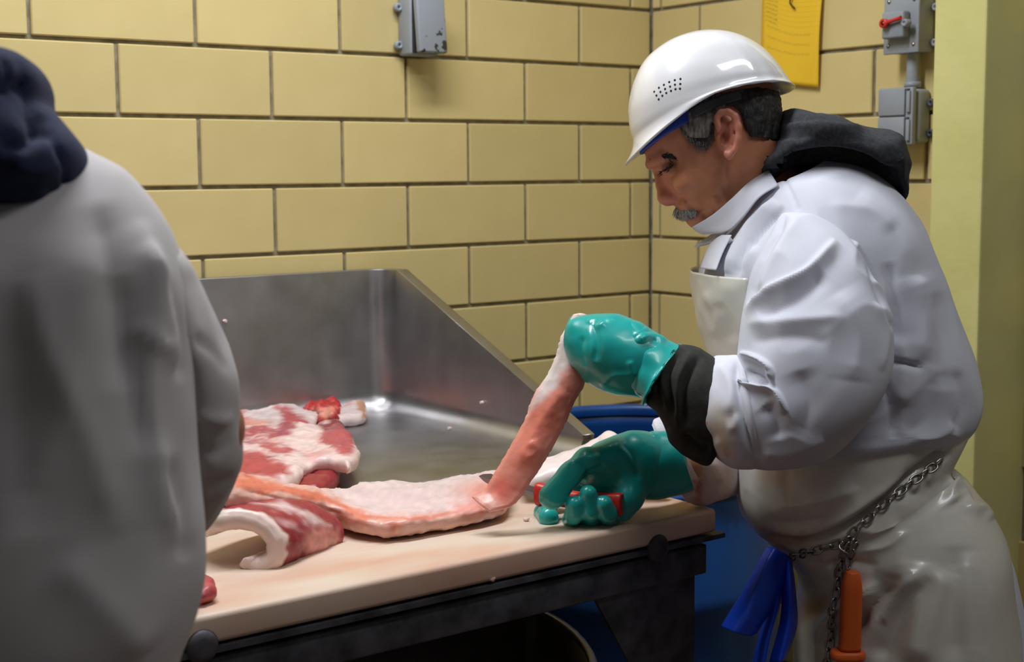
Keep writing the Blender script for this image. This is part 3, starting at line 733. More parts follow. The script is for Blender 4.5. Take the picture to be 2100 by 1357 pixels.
# pile on the steel tray
o = plan_slab('pork_slab', [(440, 815), (500, 812), (560, 815), (610, 826), (648, 836), (656, 848), (640, 862), (600, 884), (560, 900), (440, 905)], TZ, .030, .018, M['meat'], hh=.006, nz=[(14, .007, 1.), (60, .003, 4.)],
              colf=painter(FAT, [([(560, 826), (590, 836), (640, 868), (630, 900), (560, 900), (585, 868), (575, 850)], (190, 92, 92), 7), ([(480, 812), (500, 830), (512, 868), (480, 880)], (214, 148, 144), 7), ([(500, 858), (560, 868), (540, 890), (500, 886)], (228, 150, 130), 10)], warp=9, mottle=.08))
tag(o, 'flat white pork slab at the back of the steel tray', 'meat')
mb_ = tag(empty('marbled_pork', atz(600, 960, TZ)), 'large marbled pork slab with its edge arched up, on the steel tray', 'meat')
mc_ = painter((232, 206, 200), [([(470, 880), (540, 872), (585, 880), (600, 895), (540, 905), (480, 910)], (178, 84, 88), 8), ([(660, 885), (700, 868), (735, 900), (720, 935), (690, 925), (650, 905)], (184, 90, 94), 7),
                                ([(650, 866), (695, 856), (706, 872), (660, 884)], (140, 58, 66), 6), ([(525, 905), (580, 908), (612, 922), (585, 934), (540, 922)], (190, 96, 96), 6), ([(470, 918), (540, 928), (585, 950), (600, 970), (560, 985), (470, 975)], (182, 78, 78), 9),
                                ([(618, 925), (680, 928), (660, 942), (625, 945)], (222, 168, 164), 8), ([(570, 855), (600, 858), (612, 880), (570, 890)], (168, 80, 88), 6), ([(480, 893), (660, 893), (650, 898), (480, 899)], (226, 188, 182), 4)], warp=11, mottle=.1)
plan_slab('slab', [(430, 880), (500, 872), (560, 862), (610, 860), (635, 868), (664, 860), (694, 856), (714, 878), (732, 902), (732, 925), (716, 945), (692, 938), (655, 935), (628, 950), (604, 966), (560, 975), (430, 968)], TZ+.026, .030, .016, M['meat'], mb_, hh=.006,
          nz=[(12, .009, 8.), (70, .003, 3.)], colf=mc_, fl=[([(620, 895), (680, 885), (725, 900)], 6, -.006), ([(500, 915), (600, 905), (680, 925)], 10, -.005)])
plan_slab('lean_underside', [(440, 905), (560, 900), (650, 905), (690, 915), (696, 950), (690, 972), (650, 990), (600, 992), (440, 985)], TZ+.001, .032, .016, M['meat'], mb_, hh=.006, nz=[(40, .004, 2.)], colf=painter((150, 50, 54), [], mottle=.12))
o = plan_slab('meat_trimming', [(624, 822), (650, 808), (676, 806), (694, 818), (700, 832), (680, 846), (650, 840)], TZ, .035, .02, M['meat'], hh=.005, nz=[(50, .012, 3.), (120, .003, 1.)], colf=painter((186, 40, 36), [([(640, 836), (690, 836), (680, 855), (650, 855)], (228, 150, 130), 8)], mottle=.2))
tag(o, 'bright red meat trimming at the back of the steel tray', 'meat')
o = plan_slab('fat_wedge', [(655, 848), (690, 834), (720, 818), (744, 812), (751, 830), (750, 846), (715, 852), (670, 856)], TZ, .024, .010, M['meat'], hh=.005, nz=[(40, .002, 3.)], colf=painter(FAT, [([(726, 800), (760, 800), (760, 860), (742, 856), (734, 834)], (198, 140, 104), 4), ([(690, 824), (724, 808), (740, 812), (700, 834)], (214, 96, 84), 7)], mottle=.06))
tag(o, 'wedge of white fat with a tan rind edge near the tray corner', 'meat')
# stray crumbs of fat
def crumb(p, lab):
    bm = bmesh.new(); bmesh.ops.create_icosphere(bm, subdivisions=2, radius=.0045)
    s = random.uniform(0, 50)
    for v in bm.verts: v.co *= 1+.5*mnoise.noise(v.co*300+Vector((s, s, s)))
    for v in bm.verts: v.co.z *= .7
    me = bpy.data.meshes.new('fat_crumb'); bm.to_mesh(me); bm.free(); o = bpy.data.objects.new('fat_crumb', me); COL.objects.link(o)
    me.materials.append(M['crumb']); o.location = tuple(p); tag(o, lab, 'crumb', 'stray fat crumbs')
M['crumb'] = mat('fat_crumb', (232, 214, 206), (226, 190, 180), .5, nscale=200)
crumb(aty(462, 658, YB-.003), 'tiny pink fat crumb stuck on the steel splash back')
crumb(atz(922, 878, TZ+.003), 'tiny white fat crumb on the steel tray floor')
crumb(atx(988, 825, XR-.004), 'tiny white fat crumb on the sloping steel side')
crumb(atz(1079, 1064, TZ+.003), 'tiny white fat crumb on the cutting board below the knife')
crumb(aty(1009, 1187, YF-.001), 'tiny white fat crumb on the dark front rail')

# knife
kn = tag(empty('boning_knife', atz(1180, 1050, TZ)), 'thin steel boning knife with a red handle held in the teal glove', 'knife')
h0 = K(1102, 1012, 2.055); h1 = K(1188, 1026, 2.02); h2 = K(1274, 1034, 1.99)
def kring(c, w, h):
    ax = (h2-h0); ax /= np.linalg.norm(ax); up = np.array([0, 0, 1.]); a = np.cross(ax, up); a /= np.linalg.norm(a); u2 = np.cross(a, ax)
    return np.concatenate([c, u2*h, a*w, [.7], [0, 0, 0]])
loft('handle', [kring(h0-(h2-h0)*.002, .005, .008), kring(h0, .010, .0165), kring(h0*.85+h2*.15, .010, .0145), kring(h1, .010, .0125), kring(h0*.15+h2*.85, .010, .0145), kring(h2, .010, .016), kring(h2+(h2-h0)*.01, .006, .010)], 50, 24, M['red'], kn, cap=(True, True))
tip = K(982, 976, zb0+.10); ax = h0-tip
def blade():
    n = 16; V = []; up = np.array([0, 0, 1.])
    for i in range(n):
        t = i/(n-1); c = tip*(1-t)+(h0+ax*.02)*t; w = .0085*min(1, (t*5)**.6)+.0004; th = .0009*min(1, t*4+.1)
        sd = np.cross(ax, up); sd /= np.linalg.norm(sd)
        V += [c+up*w, c+sd*th, c-up*w, c-sd*th]
    fs = grid_faces(n, 4, True)+[(0, 1, 2, 3), tuple(range((n-1)*4, n*4))]
    make('blade', V, fs, M['blade'], kn, smooth=False)
blade()

# ------------------------------------------------------------------ the butcher
ZB = 2.15
base = K(1740, 1080, ZB); base[2] = 0
man = tag(empty('person', base), 'person in white hard hat, coat and teal gloves skinning pork at the table', 'person')
def lookup2d(P, lo, hi, st=2.):
    xs = np.arange(lo[0], hi[0]+st, st); ys = np.arange(lo[1], hi[1]+st, st)
    g = poly_sdf(np.stack(np.meshgrid(xs, ys, indexing='ij'), -1).reshape(-1, 2), P).reshape(len(xs), len(ys))
    def f(q):
        a = np.clip((q[:, 0]-lo[0])/st, 0, len(xs)-1.001); b = np.clip((q[:, 1]-lo[1])/st, 0, len(ys)-1.001)
        i = a.astype(int); j = b.astype(int); a -= i; b -= j
        r = g[i, j]*(1-a)*(1-b)+g[i+1, j]*a*(1-b)+g[i, j+1]*(1-a)*b+g[i+1, j+1]*a*b
        ox = np.maximum(np.maximum(lo[0]-q[:, 0], q[:, 0]-hi[0]), 0); oy = np.maximum(np.maximum(lo[1]-q[:, 1], q[:, 1]-hi[1]), 0)
        return r+np.hypot(ox, oy)
    return f
HEAD = closed_spl([(1350, 352), (1356, 372), (1370, 396), (1385, 412), (1387, 426), (1398, 436), (1408, 441), (1412, 450), (1420, 456), (1436, 463), (1458, 466), (1482, 452), (1510, 440), (1545, 400), (1590, 330), (1596, 260), (1590, 200), (1566, 150), (1520, 115), (1460, 98), (1400, 108), (1352, 145), (1326, 200), (1317, 260), (1320, 305), (1330, 328), (1340, 340)], 4)
HD = lookup2d(HEAD, (1180, 0), (1760, 600))
S = ZB/F
def Hk(x, y, dz): return K(x, y, ZB-dz)       # dz > 0: nearer the viewer
ex = lambda x, y, s, r, ax=None: None
def rotax(deg):
    a = math.radians(deg); return np.stack([R*math.cos(a)+U*math.sin(a), -R*math.sin(a)+U*math.cos(a), W])
EAR = [(1474, 262), (1468, 244), (1478, 231), (1494, 229), (1508, 238), (1515, 260), (1514, 285), (1506, 308), (1496, 321), (1489, 314)]
ped = K(1840, 1120, ZB)
def body_f(p):
    q = p-CAM; u = 1050+F*(q@R)/ZB; v = 678.5-F*(q@U)/ZB; dz = -(q@W-ZB)
    f = np.full(len(p), 9.)
    mk = (v < 560) & (u > 1150) & (u < 1800)
    if mk.any():
        P = p[mk]; uu, vv, dd = u[mk], v[mk], dz[mk]
        P2 = P+2*W*0
        Pm = P-W*((np.abs(dd)-dd)[:, None])*1.0            # mirror the far half onto the near half
        d = HD(np.stack([uu, vv], -1))*S
        t = np.clip((vv-250)/210, 0, 1); T = .077-.026*t**1.4
        g = inflate(d, dd, .055, T)
        g = smin(g, ell(Pm, Hk(1412, 372, .046), rotax(35), (.024, .016, .016)), .012)           # cheekbone
        g = smax(g, -ell(Pm, Hk(1360, 347, .052), rotax(30), (.020, .010, .014)), .012)          # eye hollow
        g = smin(g, ell(Pm, Hk(1373, 345, .036), rotax(0), (.0135, .0125, .0135)), .004)         # closed lid
        g = smin(g, cone(Pm, Hk(1337, 334, .012), Hk(1362, 322, .046), .008, .007), .010)        # brow
        g = smin(g, chainc(P, [(Hk(1347, 349, 0), .0065), (Hk(1357, 378, 0), .0085), (Hk(1366, 403, 0), .0125), (Hk(1371, 408, 0), .0105)], .006), .009)
        g = smin(g, ell(Pm, Hk(1381, 404, .0125), rotax(20), (.0105, .0085, .008)), .006)         # ala
        g = smin(g, cone(Pm, Hk(1399, 431, 0), Hk(1410, 425, .020), .007, .005), .008)           # upper lip
        g = smin(g, cone(Pm, Hk(1415, 447, 0), Hk(1422, 440, .018), .0062, .004), .006)          # lower lip
        g = smin(g, cone(Pm, Hk(1436, 452, .0), Hk(1470, 432, .040), .014, .012), .018)          # chin, jaw
        g = smin(g, cone(P, Hk(1535, 350, 0), Hk(1620, 470, 0), .060, .062), .03)                # neck
        e = ell(Pm, Hk(1491, 275, .080), rotax(8), (.018, .030, .008))
        for a, b in zip(EAR[:-1], EAR[1:]):
            fl = lambda x, y: .090+.010*(x-1470)/45
            e = smin(e, cone(Pm, Hk(*a, fl(*a)), Hk(*b, fl(*b)), .0048, .0048), .004)
        e = smin(e, cone(Pm, Hk(1501, 252, .092), Hk(1502, 292, .090), .004, .004), .005)
        e = smin(e, ell(Pm, Hk(1498, 313, .088), rotax(0), (.0075, .0095, .006)), .005)
        e = smin(e, cone(Pm, Hk(1477, 280, .084), Hk(1478, 290, .084), .005, .004), .004)
        g = smin(g, e, .006)
        g = smax(g, -ell(Pm, Hk(1488, 281, .098), rotax(-12), (.0078, .0125, .022)), .004)
        g = smax(g, -ell(Pm, Hk(1491, 250, .102), rotax(-35), (.010, .005, .008)), .004)
        f[mk] = g
    b = cone(p, K(1680, 560, ZB), K(1730, 740, ZB), .105, .115)
    b = smin(b, cone(p, K(1730, 740, ZB), K(1770, 1000, ZB), .115, .115), .05)
    b = smin(b, cone(p, K(1665, 545, ZB-.10), K(1665, 545, ZB+.10), .055, .055), .04)
    b = smin(b, chainc(p, [(K(1665, 580, 2.0), .045), (K(1680, 820, 1.93), .038), (K(1350, 765, 1.95), .030), (K(1270, 730, 1.955), .03)], .02), .04)
    b = smin(b, chainc(p, [(K(1650, 580, 2.29), .045), (K(1630, 880, 2.265), .038), (K(1400, 955, 2.10), .030), (K(1300, 950, 2.045), .03)], .02), .04)
    for s in (-1, 1):
        h = ped+TC*(s*.09)+np.array([0, 0, -.05]); kn_ = h.copy(); kn_[2] = .47; kn_ -= RH*.03; an = kn_+RH*.03; an[2] = .09; ft = an-RH*.16; ft[2] = .035
        b = smin(b, chainc(p, [(h, .075), (kn_, .055), (an, .042), (ft, .033)], .02), .04)
    return smin(f, b, .03)
skc = painter((194, 128, 94), [([(1345, 345), (1360, 350), (1392, 405), (1384, 425), (1350, 420)], (200, 126, 102), 9), 
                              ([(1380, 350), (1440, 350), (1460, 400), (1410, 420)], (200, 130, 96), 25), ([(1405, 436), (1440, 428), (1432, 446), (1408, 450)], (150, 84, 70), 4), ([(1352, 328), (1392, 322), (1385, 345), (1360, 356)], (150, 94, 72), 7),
                              ([(1330, 300), (1460, 290), (1440, 330), (1345, 335)], (184, 120, 92), 14), ([(1400, 240), (1465, 240), (1455, 300), (1435, 302), (1405, 272)], (70, 56, 48), 8), ([(1500, 200), (1610, 200), (1600, 290), (1530, 270)], (40, 34, 30), 6), ([(1464, 226), (1512, 224), (1520, 250), (1516, 300), (1498, 330), (1486, 325)], (200, 128, 106), 4)], warp=3, mottle=.05)
skin_folds = [([(1394, 398), (1412, 418), (1425, 436)], 5, -.0025), ([(1466, 398), (1474, 425), (1484, 448)], 4, -.0028), ([(1478, 380), (1492, 415), (1496, 440)], 4, -.0025), ([(1488, 335), (1493, 380), (1500, 425)], 4, -.0025), ([(1402, 442), (1418, 440), (1434, 431)], 3.2, -.003),
              ([(1354, 352), (1366, 347), (1379, 337)], 2.6, -.0022, 'R'), ([(1358, 340), (1370, 333), (1384, 329)], 2.6, -.0015), ([(1384, 345), (1396, 352)], 3, -.001), ([(1360, 358), (1372, 362), (1386, 360)], 4, -.0012), ([(1440, 440), (1452, 452), (1456, 462)], 5, -.002), ([(1425, 420), (1440, 436), (1447, 448)], 4, -.0015)]
lo_pts = [K(1283, 60, ZB), K(1990, 60, 1.86), K(1240, 700, 1.9), K(1700, 900, 2.36), ped+TC*.2, ped-TC*.2+[0, 0, -1.0], ped+TC*.2+[0, 0, -1.0]-RH*.25]
zf = [p.copy() for p in lo_pts]
for p in zf[-2:]: p[2] = .0
body = implicit('body', body_f, zf, .02, .0030, M['skin'], man, fl=skin_folds, sm=1, colf=skc, fl_both=True)
print('body verts', len(body.data.vertices))

# hair, brows, moustache
HAIR1 = [(1380, 225), (1400, 268), (1416, 288), (1436, 303), (1450, 303), (1455, 284), (1464, 252), (1472, 232), (1490, 222), (1500, 190), (1400, 190)]
HAIR2 = [(1484, 190), (1486, 218), (1508, 220), (1522, 236), (1526, 262), (1540, 284), (1560, 300), (1600, 292), (1612, 240), (1604, 170)]
def hair(name, poly, mt, up, seed):
    L2 = lookup2d(poly, (1340, 150), (1640, 330))
    def f(p):
        q = p-CAM; u = 1050+F*(q@R)/ZB; v = 678.5-F*(q@U)/ZB
        d = HD(np.stack([u, v], -1))*S; dz = q@W-ZB; zp = ZB-np.abs(dz); u2 = 1050+F*(q@R)/zp; v2 = 678.5-F*(q@U)/zp
        t = np.clip((v-250)/210, 0, 1); T = .077-.026*t**1.4
        g = inflate(d, dz, .055, T)-up
        return smax(smax(g, L2(np.stack([u2, v2], -1))*S, .004), -(np.abs(dz)-.02), .004) if name == 'sideburns' else smax(g, L2(np.stack([u2, v2], -1))*S, .005)
    return implicit(name, f, [K(1370, 180, ZB-.1), K(1625, 315, ZB+.1)], .0, .0032, mt, man, nz=[(220, .0022, seed), (90, .001, seed+3)], sm=1)
hair('sideburns', HAIR1, M['hairgrey'], .0028, 1.)
hair('back_hair', HAIR2, M['hairdark'], .004, 5.)
BT = bvh(body)
def strands(name, roots, dirf, ln, rad, mt, n, seed, split=True):
    for sides in ((1,), (-1,)) if split else ((1, -1),):
        rnd = random.Random(seed); V = []; fs = []
        for _ in range(n):
            i = rnd.randrange(len(roots)-1); t = rnd.random(); a = np.array(roots[i])*(1-t)+np.array(roots[i+1])*t
            a = a+[rnd.gauss(0, 1.6), rnd.gauss(0, 2.2)]
            for side in sides:
                h, nn = hit(BT, *a)
                if h is None: continue
                if side == -1: h = h+W*2*max(0, -(h-CAM)@W+ZB); nn = nn-2*W*(nn@W)
                d = dirf(i+t)+np.array([rnd.gauss(0, .25), rnd.gauss(0, .25)])
                dv = R*d[0]-U*d[1]; dv = dv/np.linalg.norm(dv); l = ln*rnd.uniform(.6, 1.2)
                pts = [h-nn*.001, h+nn*.0022+dv*l*.5, h+nn*.0018+dv*l]
                vv, ff = tube(None, pts, [rad, rad*.9, rad*.2], None, m=4, n=4)
                o = len(V); V += list(vv); fs += [tuple(o+k for k in g) for g in ff]
        make(name, V, fs, mt, man)
strands('eyebrow', [(1334, 332), (1340, 325), (1352, 319), (1368, 318), (1380, 322)], lambda t: np.array([1., -.5+.25*t]), .009, .0007, M['hairdark'], 110, 3)
strands('moustache', [(1386, 428), (1392, 433), (1402, 434), (1414, 432), (1424, 431)], lambda t: np.array([.15+.22*t, 1.]), .011, .00085, M['whisker'], 230, 4, False)
strands('eyelashes', [(1355, 352), (1366, 347), (1379, 338)], lambda t: np.array([-.7, .8]), .005, .0006, M['hairdark'], 26, 5)
strands('sideburn_hair', [(1398, 258), (1408, 272), (1420, 285), (1436, 294), (1450, 292), (1456, 275), (1462, 252), (1440, 262), (1425, 262), (1415, 250)], lambda t: np.array([.25, 1.]), .011, .0006, M['whisker2'], 420, 8)

# hard hat
helmet = empty('hard_hat', K(1450, 200, ZB), man)
hr = [(1422, 68, 1440, 67, .006, 0), (1394, 76, 1476, 68, .035, 1), (1356, 94, 1520, 79, .066, 2), (1320, 126, 1562, 103, .088, 4), (1298, 172, 1592, 134, .102, 7), (1289, 220, 1610, 160, .109, 12), (1292, 262, 1619, 174, .111, 20), (1299, 286, 1624, 180, .1125, 26)]
def hring(fx, fy, bx, by, T, sag):
    a = K(fx, fy, ZB); b = K(bx, by, ZB); return np.concatenate([(a+b)/2, a-(a+b)/2, -W*T, [.96], [sag, 0, 0]])
def helmet_mesh():
    G = catmull([hring(*h) for h in hr], 44); m = 96; th = np.linspace(0, 2*math.pi, m, endpoint=False)
    axis = K(1418, 70, ZB)-K(1462, 232, ZB); axis /= np.linalg.norm(axis)
    P = np.zeros((44+8, m, 3))
    for i in range(44):
        c, a, b, e, sag = G[i, :3], G[i, 3:6], G[i, 6:9], G[i, 9], G[i, 10]
        cs, sn = np.cos(th), np.sin(th); ce = np.sign(cs)*np.abs(cs)**e; se = np.sign(sn)*np.abs(sn)**e
        P[i] = c+ce[:, None]*a+se[:, None]*b+(axis*S)[None]*(sag*sn**2)[:, None]
    rim = P[43]; tipv = K(1281, 337, ZB)-K(1299, 286, ZB); cs = np.cos(th); lipv = -axis*.004
    outw = rim-rim.mean(0); outw -= (outw@axis)[:, None]*axis; outw /= np.linalg.norm(outw, axis=1, keepdims=True)
    fr = np.clip((cs-.05)/.95, 0, 1)**1.15
    for k in range(8):
        t = (k+1)/8; curve = t**1.0
        P[44+k] = rim+fr[:, None]*(tipv*t-outw*(.004*math.sin(math.pi*t)))+(1-fr)[:, None]*(lipv*t+outw*.0025*math.sin(math.pi*t*.9))
    V = P.reshape(-1, 3); fs = grid_faces(52, m, True)
    V = np.concatenate([V, P[0].mean(0)[None]]); fs += [(len(V)-1, j, (j+1) % m) for j in range(m)]
    N = vnormals(V, fs); c = P[20].mean(0)
    if ((V-c)*N).sum() < 0: N = -N
    V = folds(V, N, [([(1490, 76), (1535, 130), (1556, 190)], 9, .0018), ([(1515, 76), (1568, 130), (1588, 182)], 9, .0018), ([(1460, 70), (1500, 120), (1520, 205)], 9, .0012), ([(1350, 100), (1430, 80), (1500, 84)], 10, .001)])
    o = make('shell', V, fs, M['helmet'], helmet)
    bm = bmesh.new(); bm.from_mesh(o.data); bmesh.ops.recalc_face_normals(bm, faces=bm.faces); bm.to_mesh(o.data); bm.free()
    mod(o, 'SOLIDIFY', thickness=.003, offset=-1)
    return o
shell = helmet_mesh(); HT = bvh(shell)
for x, y in ((231, 418), (258, 395), (287, 378), (318, 362), (350, 351), (383, 344), (244, 440), (267, 419), (294, 402), (323, 388), (351, 377), (382, 373), (257, 462), (278, 441), (301, 425), (328, 413), (354, 403), (380, 400)):
    h, n = hit(HT, 1260+x*.3537, 40+y*.3537)
    if h is None: continue
    if n@TC < 0: n = -n
    o = lathe('vent_hole', [(.0001, .0003), (.0017, .0003), (.0018, -.0005)], (0, 0, 0), M['rubber'], shell, 10)
    o.data.transform(Matrix.Translation(Vector(h)) @ Vector(n).to_track_quat('Z', 'Y').to_matrix().to_4x4())
def bandring(y0, y1, T): return None
bt = [hring(1310, 286, 1596, 190, .092, 24), hring(1315, 316, 1596, 216, .0915, 24)]
def band(name, th0, th1, mt, r, sol):
    G = catmull(r, 6); th = np.linspace(th0, th1, 40); P = np.zeros((6, 40, 3)); axis = U
    for i in range(6):
        P[i] = G[i, :3]+np.cos(th)[:, None]*G[i, 3:6]+np.sin(th)[:, None]*G[i, 6:9]+(axis*S)[None]*(G[i, 10]*np.sin(th)**2)[:, None]
    o = make(name, P.reshape(-1, 3), grid_faces(6, 40, False), mt, helmet); mod(o, 'SOLIDIFY', thickness=sol, offset=0); return o
band('head_band', -1.15, 1.15, M['blueband'], bt, .003)
bt2 = [hring(1322, 288, 1586, 190, .087, 22), hring(1328, 306, 1588, 206, .0865, 20)]
band('rear_strap', 1.05, 2*math.pi-1.05, M['greystrap'], bt2, .003)

# hood of the sweatshirt
def hood(name, outl, Zc, T, Rr, mt, parent, fl, h=.005, nz=None, tilt=None, cut=None):
    P = closed_spl(outl, 4); lo = P.min(0)-60; hi = P.max(0)+60; L2 = lookup2d(P, lo, hi, 3.)
    def f(p):
        q = p-CAM; u = 1050+F*(q@R)/Zc; v = 678.5-F*(q@U)/Zc
        g = inflate(L2(np.stack([u, v], -1))*Zc/F, q@W-Zc-(tilt(u, v) if tilt else 0), Rr, T)
        if cut is not None: g = smax(g, -cut(p), .012)
        return g
    return implicit(name, f, [K(x, y, Zc+s*T) for x, y in P for s in (-1, 1)], .02, h, mt, parent, fl=fl, nz=nz, sm=2)
hood('hood', [(1529, 350), (1530, 372), (1548, 390), (1572, 393), (1592, 380), (1620, 366), (1660, 362), (1710, 370), (1760, 386), (1805, 406), (1840, 424), (1850, 410), (1848, 375), (1856, 345), (1846, 312), (1834, 285), (1808, 268), (1750, 262), (1700, 244), (1650, 230), (1612, 226), (1598, 236), (1582, 268), (1560, 305)], ZB, .135, .062, M['hood'], man,
     [([(1532, 352), (1570, 335), (1620, 312), (1680, 296), (1740, 300), (1800, 318), (1850, 345)], 24, .022, 'C'), ([(1570, 385), (1582, 352), (1620, 325), (1690, 312), (1760, 322), (1830, 360)], 20, -.034), ([(1590, 268), (1640, 258), (1700, 262), (1790, 272)], 12, .009, 'c'), ([(1600, 290), (1680, 280), (1780, 292), (1840, 320)], 9, -.007), ([(1560, 310), (1600, 296), (1640, 292)], 8, .006), ([(1840, 330), (1835, 370), (1845, 400)], 10, -.008), ([(1700, 340), (1770, 352), (1830, 380)], 12, .008)], nz=[(18, .004, 3.), (45, .0015, 6.)],
     cut=lambda p: cone(p, Hk(1450, 350, 0), Hk(1640, 330, 0), .075, .062))

# coat
coat = empty('coat', base, man)
CT = [ring(1536, 386, 1690, 322, ZB, .105), ring(1512, 414, 1750, 334, ZB, .145), ring(1478, 470, 1815, 375, ZB, .18), ring(1440, 530, 1876, 455, ZB, .205), ring(1430, 580, 1918, 545, ZB, .212), ring(1445, 650, 1952, 635, ZB, .212), ring(1470, 730, 1986, 728, ZB, .205), ring(1490, 815, 2001, 808, ZB, .195, shy=-10), ring(1502, 890, 1990, 862, ZB, .195, shy=-30), ring(1512, 945, 1966, 902, ZB, .195, shy=-55), ring(1524, 972, 1935, 928, ZB, .188, shy=-66), ring(1545, 975, 1905, 930, ZB, .17, shy=-66), ring(1560, 960, 1880, 915, ZB, .16, shy=-60)]
coat_f = [([(1606, 425), (1560, 470), (1525, 520), (1508, 580)], 8, -.012), ([(1590, 410), (1545, 450), (1512, 500), (1490, 560)], 11, .008), ([(1560, 405), (1520, 450), (1492, 500)], 7, -.007), ([(1545, 500), (1520, 560), (1512, 620)], 9, .007), ([(1700, 420), (1780, 430), (1830, 470)], 14, .003), ([(1608, 363), (1622, 396), (1635, 427)], 3.5, -.0035, 'R'), ([(1915, 600), (1938, 700), (1939, 800)], 24, -.006), ([(1880, 560), (1900, 640), (1890, 740)], 26, .008), ([(1808, 734), (1850, 742), (1895, 752)], 8, -.008, 'c'), ([(1822, 540), (1836, 620), (1832, 700)], 9, -.007), ([(1840, 690), (1850, 760), (1838, 830)], 18, .008), ([(1800, 770), (1830, 830), (1832, 900)], 7, -.007), ([(1915, 760), (1905, 850), (1860, 890)], 20, -.004), ([(1760, 400), (1830, 450), (1880, 540)], 20, .003), ([(1965, 760), (1975, 830), (1955, 890)], 10, -.005), ([(1870, 900), (1920, 895), (1960, 870)], 14, .006)]
coat_body = loft('coat_body', CT, 190, 210, M['coat'], coat, fl=coat_f, nz=[(5, .004, 2.)], rz=[((3, 9, 5), 70, .005, 2.)], solid=.003)
SL = [ring(1632, 424, 1652, 430, 2.02, .012), ring(1600, 440, 1705, 450, 2.0, .045), ring(1575, 492, 1756, 498, 1.975, .072), ring(1543, 560, 1795, 574, 1.955, .088), ring(1522, 640, 1826, 655, 1.94, .094), ring(1513, 715, 1828, 752, 1.93, .094), ring(1511, 758, 1790, 838, 1.925, .09), ring(1507, 770, 1722, 912, 1.925, .086), ring(1501, 768, 1650, 950, 1.93, .082), ring(1495, 755, 1585, 960, 1.935, .078), ring(1488, 745, 1540, 957, 1.94, .074), ring(1480, 740, 1510, 950, 1.945, .070)]
sl_f = [([(1615, 431), (1656, 431), (1711, 454), (1752, 491), (1779, 536), (1797, 596), (1825, 669)], 4, -.005, 'R'), ([(1612, 440), (1580, 500), (1552, 556), (1534, 622)], 9, -.012), ([(1640, 445), (1600, 510), (1575, 560), (1562, 600)], 16, .007), ([(1590, 454), (1560, 495), (1537, 545), (1530, 590)], 7, .007), ([(1715, 491), (1660, 552), (1590, 590), (1523, 637)], 15, .012, 'C'), ([(1690, 560), (1640, 610), (1560, 650)], 18, -.008), ([(1530, 664), (1620, 656), (1730, 650)], 16, .006), ([(1540, 700), (1620, 690), (1700, 700)], 18, -.005),
        ([(1514, 722), (1550, 732), (1577, 752), (1580, 782)], 7, .012, 'c'), ([(1510, 786), (1550, 792), (1588, 800), (1612, 846)], 8, .011, 'c'), ([(1530, 760), (1560, 772), (1572, 790)], 8, -.010), ([(1570, 830), (1590, 860), (1600, 900)], 16, -.006), ([(1640, 760), (1660, 830), (1640, 900)], 24, -.005), ([(1720, 600), (1760, 680), (1750, 780)], 30, .006), ([(1560, 930), (1620, 930), (1690, 900)], 14, .005), ([(1800, 620), (1818, 680), (1805, 760)], 9, .005)]
sleeve_n = loft('sleeve', SL, 180, 160, M['coat'], coat, fl=sl_f, nz=[(5, .003, 8.)], rz=[((4, 13, 6), 52, .004, 4.)], cap=(True, False), solid=.003)
stain = mat('stained_cuff', (214, 214, 224), None, .85, attr=True, bump=.12, bscale=700, bdist=.0006)
CF = [ring(1512, 726, 1548, 958, 1.938, .078), ring(1500, 727, 1530, 960, 1.94, .082), ring(1470, 734, 1495, 957, 1.945, .080), ring(1444, 752, 1462, 932, 1.95, .074, shx=-4), ring(1430, 790, 1442, 900, 1.955, .066, shx=-6), ring(1436, 790, 1448, 895, 1.955, .060, shx=-4), ring(1460, 775, 1470, 905, 1.95, .058)]
loft('turned_cuff', CF, 60, 96, stain, coat, nz=[(8, .002, 3.)], rz=[((4, 12, 8), 70, .003, 1.)], fl=[([(1510, 735), (1512, 790), (1525, 860), (1548, 940)], 7, -.008), ([(1470, 745), (1500, 790), (1495, 850)], 16, .005), ([(1440, 800), (1448, 860), (1470, 910)], 12, -.004), ([(1505, 850), (1512, 870), (1490, 880)], 8, .004)],
     colf=painter((216, 217, 228), [([(1476, 858), (1484, 862), (1482, 890), (1474, 886)], (200, 160, 100), 6), ([(1472, 900), (1482, 902), (1498, 930), (1488, 934)], (176, 120, 50), 5), ([(1441, 800), (1448, 802), (1446, 812), (1440, 810)], (226, 170, 160), 3), ([(1444, 866), (1452, 866), (1450, 876)], (214, 130, 130), 3), ([(1460, 820), (1500, 850), (1500, 940), (1450, 900)], (218, 208, 196), 20)], warp=5, mottle=.02))
# far sleeve
FS = [ring(1338, 872, 1398, 1022, 2.085, .040), ring(1344, 858, 1408, 1034, 2.09, .046), ring(1372, 850, 1440, 1034, 2.11, .050), ring(1420, 848, 1490, 1018, 2.14, .053), ring(1500, 846, 1560, 990, 2.20, .055), ring(1570, 800, 1650, 960, 2.26, .06), ring(1580, 700, 1700, 760, 2.30, .065), ring(1560, 580, 1700, 590, 2.31, .07), ring(1580, 480, 1690, 470, 2.29, .06)]
loft('sleeve', FS, 80, 72, stain, coat, nz=[(14, .005, 4.), (40, .0015, 2.)], solid=.003, fl=[([(1425, 930), (1440, 980), (1430, 1020)], 9, -.006), ([(1460, 940), (1480, 990)], 9, .005)], colf=painter((216, 214, 222), [([(1395, 930), (1440, 920), (1510, 960), (1500, 1040), (1400, 1040)], (222, 190, 178), 22), ([(1420, 985), (1440, 980), (1440, 1030), (1420, 1030)], (196, 130, 110), 8)], mottle=.03))
